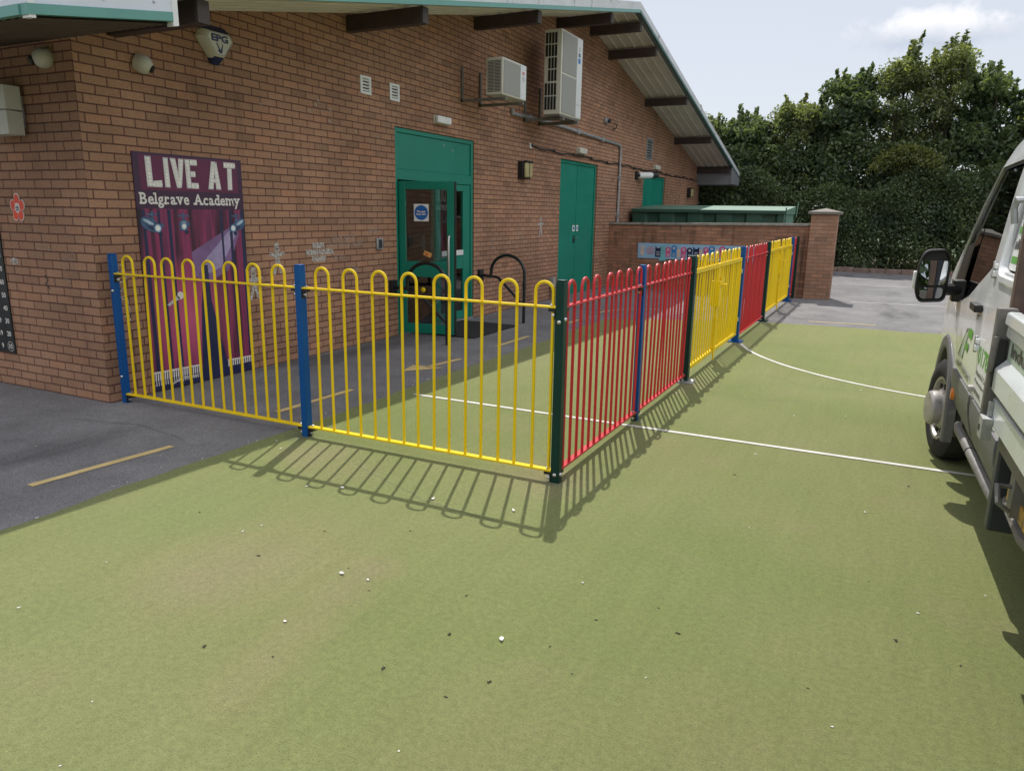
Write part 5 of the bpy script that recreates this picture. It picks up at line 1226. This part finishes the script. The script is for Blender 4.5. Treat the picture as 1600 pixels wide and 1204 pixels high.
b = VB(); b.add([(-.335,CT-.71,1.40),(-.335,CT+.71,1.40),(.42,CT+.71,2.0),(.42,CT-.71,2.0)], [(0,1,2,3)], 'glasscar'); b.build('windscreen', None, van)
# sign board filling the rear door window
b = VB(); q_ = grow(RW, -.012); b.add([(s, side_t(z)-.020, z) for s, z in q_]+[(s, side_t(z)-.030, z) for s, z in q_], [tuple(range(len(q_))), tuple(range(len(q_),2*len(q_)))], 'white'); wR = b.build('window_panel', None, dR)
b = VB(); p_ = grow(RW, .045); q_ = RW; n = len(p_); b.add([(s, side_t(z)+.014, z) for s, z in p_]+[(s, side_t(z)+.014, z) for s, z in grow(RW,.02)]+[(s, side_t(z)-.024, z) for s, z in q_]+[(s, side_t(z)+.0, z) for s, z in grow(RW,.06)], [(i,(i+1)%n,n+(i+1)%n,n+i) for i in range(n)]+[(n+i,n+(i+1)%n,2*n+(i+1)%n,2*n+i) for i in range(n)]+[(3*n+i,3*n+(i+1)%n,(i+1)%n,i) for i in range(n)], 'vanwhite'); b.build('window_surround', None, dR)
b = VB()
for i, z in enumerate((1.46,1.60,1.75,1.89)):
    sheet(b, 1.54, 1.74, z-.016, z+.016, -.0185, 'logogreen', 1)
    for j in range(5): sheet(b, 1.535+j*.05, 1.572+j*.05, z+.05, z+.085+.012*(j % 2), -.0185, 'logogrey', 1)
b.build('sign_print', None, wR, fix=False)
# livery
def vtext(b, txt, s0, s1, z0, z1, m, bold=.004, e=.0035):
    vs, fs = text_geo(txt, 1., bold*10); x0, x1 = min(v.x for v in vs), max(v.x for v in vs); y0, y1 = min(v.y for v in vs), max(v.y for v in vs)
    P = []
    for v in vs:
        s = s0+(v.x-x0)/(x1-x0)*(s1-s0); z = z0+(v.y-y0)/(y1-y0)*(z1-z0); P.append((s, side_t(z)+e, z))
    b.add(P, fs, m)
b = VB()
lay(b, [(0.620,0.835),(0.810,0.835),(0.980,1.035),(0.900,1.035),(0.800,0.955)], .003, 'logopale'); lay(b, [(0.620,0.835),(0.650,0.835),(0.940,1.035),(0.890,1.035),(0.780,0.955)], .0034, 'logogrey')
lay(b, [(0.940,1.000),(0.960,1.045),(1.120,1.045),(1.100,0.990)], .003, 'logogreen'); lay(b, [(0.870,0.920),(0.900,0.955),(1.030,0.955),(1.010,0.905)], .003, 'logogreen')
vtext(b, 'ALMET FENCING', .56, 1.20, .770, .806, 'logogrey')
b.build('livery', None, dF, fix=False)
b = VB(); sheet(b, 1.43, 2.08, .745, 1.05, .0025, 'white', 5); vtext(b, '01782', 1.44, 1.86, .925, 1.02, 'logogreen', .003)
vtext(b, 'Industrial & Commercial', 1.44, 1.96, .868, .897, 'logogrey', .002); vtext(b, 'Fencing', 1.44, 1.75, .822, .85, 'logogrey', .002); vtext(b, 'www.', 1.44, 1.68, .768, .798, 'logogrey', .003)
b.build('livery', None, dR, fix=False)
# handles and hinges
b = VB(); b.box((1.08,-.004,1.165),(1.28,.036,1.205),'black'); h = b.build('door_handle', None, dF, bevel=.006)
b = VB(); b.cyl((1.20,-.01,1.135),(1.20,.008,1.135),.012,10,'galv'); b.build('lock', None, dF)
b = VB()
for z in (1.40,1.015): b.box((1.345,side_t(z)+.002,z-.035),(1.415,side_t(z)+.022,z-.005),'vanwhite'); b.box((1.35,side_t(z)+.002,z+.005),(1.415,side_t(z)+.02,z+.03),'vanwhite'); b.cyl((1.38,side_t(z)+.015,z-.045),(1.38,side_t(z)+.015,z+.04),.009,8,'galv')
b.build('hinge', None, dR, bevel=.003)
b = VB(); b.box((1.345,-.01,.76),(1.40,.02,.79),'rim'); b.build('hinge', None, dR, bevel=.003)
# grey lower cladding
b = VB()
def slab(s0, s1, z0, z1, e):
    zs = [z0+(z1-z0)*i/5 for i in range(6)]; n = 12
    prof = [(side_t(z)+e*(1 if 0 < i < 5 else .55), z) for i, z in enumerate(zs)]+[(side_t(z)-.01, z) for z in zs[::-1]]
    b.add([(s0,t,z) for t, z in prof]+[(s1,t,z) for t, z in prof], [tuple(range(n))[::-1], tuple(range(n,2*n))]+[(i,(i+1)%n,n+(i+1)%n,n+i) for i in range(n)], 'vangrey')
slab(.44,1.33,.47,.73,.018); slab(1.345,1.40,.47,.728,.010); slab(1.415,2.25,.47,.73,.018)
b.build('lower_cladding', None, van, bevel=.004)
b = VB(); b.box((.46,-.2,.38),(2.3,-.085,.465),'tipgrey'); b.build('sill', None, van, bevel=.01)
b = VB(); b.lathe([(.0,.022),(.03,.02),(.034,.0)], (.62,-.012,.585), (0,1,0), 14, 'amber'); b.v = [(.62+(s-.62)*.7, t, z*1.0+(z-.585)*.15) for s, t, z in b.v]; b.build('side_repeater', None, van)
b = VB(); n = 30; rows = []
for r_, t in ((.43,-.10),(.425,.0),(.44,.012),(.50,.012),(.515,.0),(.515,-.05)): rows.append((r_, t))
vs = []; aa = [math.radians(-14+208*i/n) for i in range(n+1)]
for r_, t in rows:
    for a in aa: vs.append((r_*math.cos(a), t, .36+r_*.99*math.sin(a)))
k = n+1; b.add(vs, [(i*k+j,i*k+j+1,(i+1)*k+j+1,(i+1)*k+j) for i in range(len(rows)-1) for j in range(n)], 'vangrey'); b.build('arch_trim', None, van)
# step tube
b = VB(); b.tube([(.60,-.14,.40),(.68,-.055,.40),(.78,-.045,.40),(2.15,-.065,.40),(2.24,-.085,.40),(2.30,-.2,.40)], .026, 12, 'stepm'); b.cyl((1.27,-.052,.40),(1.285,-.052,.40),.0285,12,'dark'); b.build('step_bar', None, van)
b = VB()
for s in (.95,1.7): b.tube([(s,-.08,.38),(s,-.28,.36)], .018, 8, 'charcoal')
b.build('step_bracket', None, van)
# wheels
def wheel(s, t, steer=0.):
    k0 = len(bpy.data.objects)
    R_, rr_ = .352, .21
    o = (s, t, R_)
    b = VB(); prof = [(rr_,-.20),(.27,-.222),(.325,-.215),(.347,-.19),(R_,-.16),(R_,-.05),(.347,-.02),(.325,.0),(.27,.012),(.225,.004),(rr_,-.012)]
    b.lathe(prof+[(rr_,-.2)], o, (0,1,0), 40, 'tyre'); wv = b.build('wheel', None, van)
    b = VB(); b.lathe([(.212,-.18),(.215,-.01),(.222,.0),(.205,-.004),(.198,-.03),(.175,-.045),(.120,.005),(.10,.012),(.0,.014)], o, (0,1,0), 40, 'rim'); b.build('rim', None, wv)
    for i in range(10):
        b = VB(); a = 2*PI*i/10+.15; c_ = (s+.158*math.cos(a), t-.012, R_+.158*math.sin(a))
        b.lathe([(.0,.0),(.021,.0),(.021,-.012)], c_, (0,1,0), 12, 'dark'); b.build('vent_hole', None, wv)
    b = VB(); b.lathe([(.118,.0),(.122,.02),(.118,.052),(.105,.066),(.06,.07),(.0,.072)], (s,t+.004,R_), (0,1,0), 32, 'rim'); b.build('hub_cap', None, wv)
    if steer:
        c_ = Vector(VP(s, t-.1, R_)); T_ = Matrix.Translation(c_) @ Matrix.Rotation(steer,4,'Z') @ Matrix.Translation(-c_); wv.matrix_local = T_
wheel(0, -.0, math.radians(9)); wheel(3.95, .0); wheel(3.95, -.28)
for s in (0, 3.95):
    b = VB(); b.lathe([(.0,-.0),(.21,0),(.325,.0),(.352,.03),(.352,.17),(.325,.2),(.21,.2),(0,.2)], (s, 2*CT, .352), (0,1,0), 32, 'tyre'); b.build('wheel', None, van)
# mirror
b = VB(); b.tube([(.20,-.03,1.19),(.26,.06,1.20),(.30,.12,1.20)], .04, 10, 'black'); b.box((.14,-.03,1.12),(.26,.045,1.26),'black'); b.build('mirror_arm', None, dF, bevel=.008)
b = VB(); P = rounded([(.09,1.165),(.30,1.15),(.335,1.24),(.325,1.42),(.285,1.505),(.12,1.515),(.085,1.42)], .05)
MT = lambda L: [(.088+(t-.085)*.74, 1.115+(z-1.15)*.95) for t, z in L]
P = MT(P)
def mface(sa, sc, k):
    cx_ = sum(p[0] for p in P)/len(P); cz_ = sum(p[1] for p in P)/len(P); return [(sa, cx_+(t-cx_)*k, cz_+(z-cz_)*k) for t, z in P]
n = len(P); vs = mface(.22,0,.55)+mface(.25,0,.9)+mface(.30,0,1.)+mface(.392,0,1.)+mface(.398,0,.95)+mface(.358,0,.90)
b.add(vs, [tuple(range(n))[::-1], tuple(range(5*n,6*n))]+[(r_*n+i, r_*n+(i+1)%n, (r_+1)*n+(i+1)%n, (r_+1)*n+i) for r_ in range(5) for i in range(n)], 'black'); mh = b.build('mirror', None, dF)
b = VB(); b.add([(.366-(z-1.27)*.07,t,z) for t, z in MT(rounded([(.106,1.275),(.312,1.265),(.316,1.41),(.285,1.498),(.128,1.505),(.100,1.41)],.03))], [tuple(range(30))], 'mirror'); b.add([(.366-(z-1.27)*.07,t,z) for t, z in MT(rounded([(.12,1.185),(.285,1.175),(.302,1.25),(.115,1.258)],.03))], [tuple(range(20))], 'mirror'); b.build('mirror_glass', None, mh, fix=False)
b = VB(); b.box((.26,.265,1.2),(.34,.285,1.31),'white'); b.build('indicator', None, mh, bevel=.005)
# seats, dashboard
b = VB(); 
for t0 in (-.28,-1.35): b.box((.85,t0-.5,.75),(1.3,t0,.95),'seat'); b.box((1.18,t0-.5,.95),(1.34,t0,1.55),'seat'); b.box((1.22,t0-.36,1.56),(1.32,t0-.12,1.76),'seat')
b.build('seat', None, van, bevel=.05)
b = VB(); b.box((-.15,-1.95,1.0),(.35,-.1,1.22),'charcoal'); b.build('dashboard', None, van, bevel=.03)
b = VB(); b.tube([(.45+.0*math.cos(a)+.07*math.sin(a), -1.55+.19*math.cos(a), 1.22+.17*math.sin(a)) for a in [2*PI*i/24 for i in range(24)]], .014, 8, 'black', closed=True); b.build('steering_wheel', None, van)
# front end, unseen from here but there
b = VB(); b.box((-1.06,2*CT+.12,.34),(-.93,-.12,.62),'vangrey'); b.build('bumper', None, van, bevel=.03)
b = VB(); b.box((-1.045,CT-.55,.66),(-1.0,CT+.55,.86),'black'); b.build('grille', None, van, bevel=.01)
for t0 in (-.12,2*CT+.12):
    b = VB(); b.box((-1.0,t0-.14,.78),(-.80,t0+.06,1.02),'mirror'); b.build('headlight', None, van, bevel=.04)
# chassis and bed
b = VB(); b.box((.6,-1.5,.40),(5.9,-1.35,.62),'charcoal'); b.box((.6,-.71,.40),(5.9,-.56,.62),'charcoal'); b.box((2.40,-2.05,.80),(5.9,.0,.86),'tipgrey'); b.box((2.34,-.36,.50),(2.75,-.06,.78),'charcoal'); b.build('chassis', None, van, bevel=.005)
b = VB(); b.box((2.28,-.30,.36),(2.36,.0,.80),'charcoal'); b.build('mudguard', None, van, bevel=.01)
b = VB(); b.box((2.43,-2.12,.861),(5.9,.03,.90),'tipgrey'); b.build('bed_floor', None, van)
ZB = [(.062,1.30),(.072,1.295),(.075,1.255),(.064,1.243),(.064,1.205),(.048,1.195),(.048,1.115),(.078,1.082),(.083,1.075),(.083,.992),(.070,.978),(.028,.978),(.028,1.30)]
b = VB(); n = len(ZB); vs = [(2.475,t,z) for t, z in ZB]+[(5.9,t,z) for t, z in ZB]
b.add(vs, [tuple(range(n))[::-1], tuple(range(n,2*n))]+[(i,(i+1)%n,n+(i+1)%n,n+i) for i in range(n)], 'dropside'); ds = b.build('dropside', None, van, bevel=.003)
b = VB(); vs_, fs_ = text_geo('Industrial Fencing', 1., .03); x0, x1 = min(v.x for v in vs_), max(v.x for v in vs_); y0_, y1_ = min(v.y for v in vs_), max(v.y for v in vs_)
b.add([(2.50,.0490,1.115),(3.75,.0490,1.115),(3.75,.0490,1.192),(2.50,.0490,1.192)], [(0,1,2,3)], 'logopale')
b.add([(2.545+(v.x-x0)/(x1-x0)*1.15, .0505, 1.122+(v.y-y0_)/(y1_-y0_)*.066) for v in vs_], fs_, 'logogrey'); b.build('lettering', None, ds, fix=False)
b = VB(); b.box((2.445,.03,.855),(5.9,.068,.955),'dropside'); b.build('bed_rail', None, van, bevel=.006)
b = VB(); b.box((2.45,.034,.956),(5.9,.06,.977),'tipgrey'); b.build('hinge_rail', None, van)
b = VB(); b.box((2.407,.03,.86),(2.455,.10,1.31),'tipgrey'); b.build('corner_post', None, van, bevel=.006)
b = VB(); b.box((2.456,.055,1.00),(2.474,.088,1.19),'black'); b.tube([(2.465,.09,1.20),(2.468,.098,1.06)], .012, 8, 'tipgrey'); b.build('post_catch', None, van, bevel=.003)
b = VB(); b.box((2.40,.101,.74),(2.46,.108,.86),'black') if False else None; b.box((2.46,.069,.80),(2.545,.105,.885),'galv'); b.box((2.475,.069,.886),(2.50,.085,.945),'galv'); b.box((2.475,.1055,.825),(2.50,.107,.85),'dark'); b.build('latch_block', None, van, bevel=.005)
b = VB(); b.box((2.46,-.02,.74),(5.9,.02,.80),'tipgrey'); b.build('side_beam', None, van, bevel=.005)
b = VB(); b.box((2.62,-.05,.55),(2.70,-.005,.735),'stepm'); b.tube([(2.66,-.005,.66),(2.66,.04,.66),(2.72,.04,.61),(2.72,.0,.58)], .009, 8, 'stepm'); b.build('rope_hook', None, van, bevel=.004)
b = VB(); b.box((2.362,-2.06,.91),(2.392,.0,2.16),'charcoal'); hb = b.build('headboard', None, van, bevel=.004)
b = VB(); b.box((2.345,.001,.90),(2.405,.05,2.18),'rust'); b.box((2.345,2*CT-.05,.90),(2.405,2*CT-.001,2.18),'rust'); b.box((2.35,2*CT+.0,2.161),(2.405,.0,2.2),'rust'); b.build('headboard_frame', None, hb, bevel=.005)
b = VB(); b.tube([(2.375,.045,1.72),(2.375,.085,1.72),(2.36,.09,1.69),(2.36,.08,1.63)], .012, 8, 'galv'); b.build('headboard_hook', None, hb)
b = VB(); b.box((2.44,-.34,.585),(2.95,-.045,.60),'ochre')
for i in range(6):
    for j in range(4): b.box((2.47+i*.075,-.31+j*.065,.6005),(2.515+i*.075,-.295+j*.065,.6015),'dark')
b.box((2.44,-.044,.54),(2.95,-.036,.604),'ochre'); b.tube([(2.40,-.05,.52),(2.5,-.05,.50),(2.75,-.05,.49),(2.95,-.05,.52)], .022, 8, 'tipgrey'); b.build('step_plate', None, van)
b = VB(); b.box((5.88,2*CT,.98),(5.91,.0,1.30),'dropside'); b.box((2.45,2*CT-.07,.98),(5.9,2*CT-.03,1.30),'dropside'); b.build('tailboard', None, van, bevel=.004)
# sack in the bed
sk = empty('sack', (.0,0,0), 0, 'crumpled white sack lying in the bed of the van behind its headboard', 'sack')
bm = bmesh.new(); bmesh.ops.create_icosphere(bm, subdivisions=4, radius=1.)
import mathutils
for v in bm.verts:
    d = mathutils.noise.fractal(v.co*1.9, 1., 2., 5)*.28+mathutils.noise.ridged_multi_fractal(v.co*2.6, 1., 2., 4, .9, 2.)*.05; v.co *= 1+d
    v.co = Vector((v.co.x*.30, v.co.y*.34, max(-.16, v.co.z*.23)))
me = bpy.data.meshes.new('cloth'); bm.to_mesh(me); bm.free(); me.materials.append(M['sack']); me.polygons.foreach_set('use_smooth', [True]*len(me.polygons))
so = bpy.data.objects.new('cloth', me); col.objects.link(so); so.parent = sk
wp = Vector(van.location)+Matrix.Rotation(math.radians(1.5),3,'Z') @ Vector(VP(2.80,-.36,1.07)); sk.location = wp; so.location = (0,0,.15)
sk.location.z = .90*VK; so.location.z = .30
so.scale = (1,1,1.5)
SUN_E = 3.0; SKY_S = .15; EXPO = 0.6; CAMF = 1155.8
VEIL = .86; VEILC = (2.95, 3.02, 3.22)
CLOUDC = (1., 1., 1.); CLOUDK = 1.
_c = lambda az, el: (math.sin(math.radians(az))*math.cos(math.radians(el)), math.cos(math.radians(az))*math.cos(math.radians(el)), math.sin(math.radians(el)))
CLOUD_AND_FILL = [(_c(.9,11.6), .095, .030, 3.1, 1., (2.6,2.9,3.4), 4.6), (_c(100,38), .75, .42, 2.3, 1., (5,5.3,5.8), 9.), (_c(165,40), .7, .45, 5.3, 1., (5,5.3,5.8), 9.), (_c(-120,35), .5, .3, 8.3, 1., (5,5.3,5.8), 9.)]  # small visible cumulus first, then unseen bright banks added to light shaded walls
# ------------------------------------------------------------------ light, sky, camera
SUN = Vector((-.305, .79, 1.23)).normalized()        # towards the sun, read from the fence shadows
elev = math.asin(SUN.z); az = math.atan2(SUN.x, SUN.y)
sl = bpy.data.lights.new('sun', 'SUN'); sl.energy = SUN_E; sl.angle = math.radians(.53); sl.color = (1., .955, .88)
so = bpy.data.objects.new('sun', sl); col.objects.link(so); so.rotation_euler = (-SUN).to_track_quat('-Z', 'Y').to_euler(); so.location = (0, 0, 30)
w = bpy.data.worlds.new('World'); scene.world = w; w.use_nodes = True; nt = w.node_tree
bg = nt.nodes['Background']
sky = N(nt, 'ShaderNodeTexSky'); sky.sky_type = 'NISHITA'; sky.sun_disc = False; sky.sun_elevation = elev; sky.sun_rotation = az
sky.air_density = 1.0; sky.dust_density = .9; sky.ozone_density = 1.0; sky.altitude = 100
# thin summer veil, one small cumulus low in view, and unseen banks added as fill
veil = mix(nt, VEIL, sky.outputs['Color'], VEILC)
tc = N(nt, 'ShaderNodeTexCoord'); D = tc.outputs['Generated']
C0 = Vector((.0, 1., .0))
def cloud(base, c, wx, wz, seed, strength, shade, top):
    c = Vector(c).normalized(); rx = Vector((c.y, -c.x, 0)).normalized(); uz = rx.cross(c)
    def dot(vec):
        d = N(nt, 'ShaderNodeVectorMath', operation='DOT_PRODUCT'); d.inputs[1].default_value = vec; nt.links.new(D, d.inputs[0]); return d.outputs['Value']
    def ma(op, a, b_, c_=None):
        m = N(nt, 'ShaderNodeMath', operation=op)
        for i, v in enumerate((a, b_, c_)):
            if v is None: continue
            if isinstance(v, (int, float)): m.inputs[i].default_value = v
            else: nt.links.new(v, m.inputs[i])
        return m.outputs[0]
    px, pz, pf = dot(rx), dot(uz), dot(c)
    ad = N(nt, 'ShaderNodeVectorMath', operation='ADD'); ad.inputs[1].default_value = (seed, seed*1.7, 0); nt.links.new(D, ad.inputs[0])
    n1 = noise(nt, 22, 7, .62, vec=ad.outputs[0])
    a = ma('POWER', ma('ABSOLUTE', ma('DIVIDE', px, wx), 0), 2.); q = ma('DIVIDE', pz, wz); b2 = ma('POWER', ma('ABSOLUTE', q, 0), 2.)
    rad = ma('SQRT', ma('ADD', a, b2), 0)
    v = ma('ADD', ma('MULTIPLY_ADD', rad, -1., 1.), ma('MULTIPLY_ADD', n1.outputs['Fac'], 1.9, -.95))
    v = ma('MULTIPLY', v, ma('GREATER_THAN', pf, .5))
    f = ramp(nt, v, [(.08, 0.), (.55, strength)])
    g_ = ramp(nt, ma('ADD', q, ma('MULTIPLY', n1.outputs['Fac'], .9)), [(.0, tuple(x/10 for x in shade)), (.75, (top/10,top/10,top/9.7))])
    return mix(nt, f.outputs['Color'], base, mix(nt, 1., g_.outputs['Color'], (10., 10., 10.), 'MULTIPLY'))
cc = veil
for args in CLOUD_AND_FILL: cc = cloud(cc, *args)
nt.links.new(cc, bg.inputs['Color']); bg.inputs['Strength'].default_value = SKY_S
cam = bpy.data.cameras.new('camera'); co = bpy.data.objects.new('camera', cam); col.objects.link(co); scene.camera = co
cam.sensor_fit = 'HORIZONTAL'; cam.sensor_width = 36; cam.lens = 36*CAMF/1600; cam.clip_start = .05; cam.clip_end = 2000
yaw, pit, rol = math.radians(26.346), math.radians(13.152), math.radians(.972)
fwd = Vector((-math.sin(yaw)*math.cos(pit), math.cos(yaw)*math.cos(pit), -math.sin(pit))); rt = Vector((math.cos(yaw), math.sin(yaw), 0)); up = rt.cross(fwd)
r2 = rt*math.cos(rol)+up*math.sin(rol); u2 = -rt*math.sin(rol)+up*math.cos(rol)
co.matrix_world = Matrix((( r2.x, u2.x, -fwd.x, 0), (r2.y, u2.y, -fwd.y, 0), (r2.z, u2.z, -fwd.z, 1.6), (0, 0, 0, 1)))
vs = scene.view_settings; vs.view_transform = 'Standard'; vs.look = 'None'; vs.gamma = 1.; vs.use_curve_mapping = False; vs.exposure = EXPO
scene.render.engine = 'CYCLES'; scene.cycles.max_bounces = 8; scene.cycles.transparent_max_bounces = 12; scene.cycles.use_denoising = True
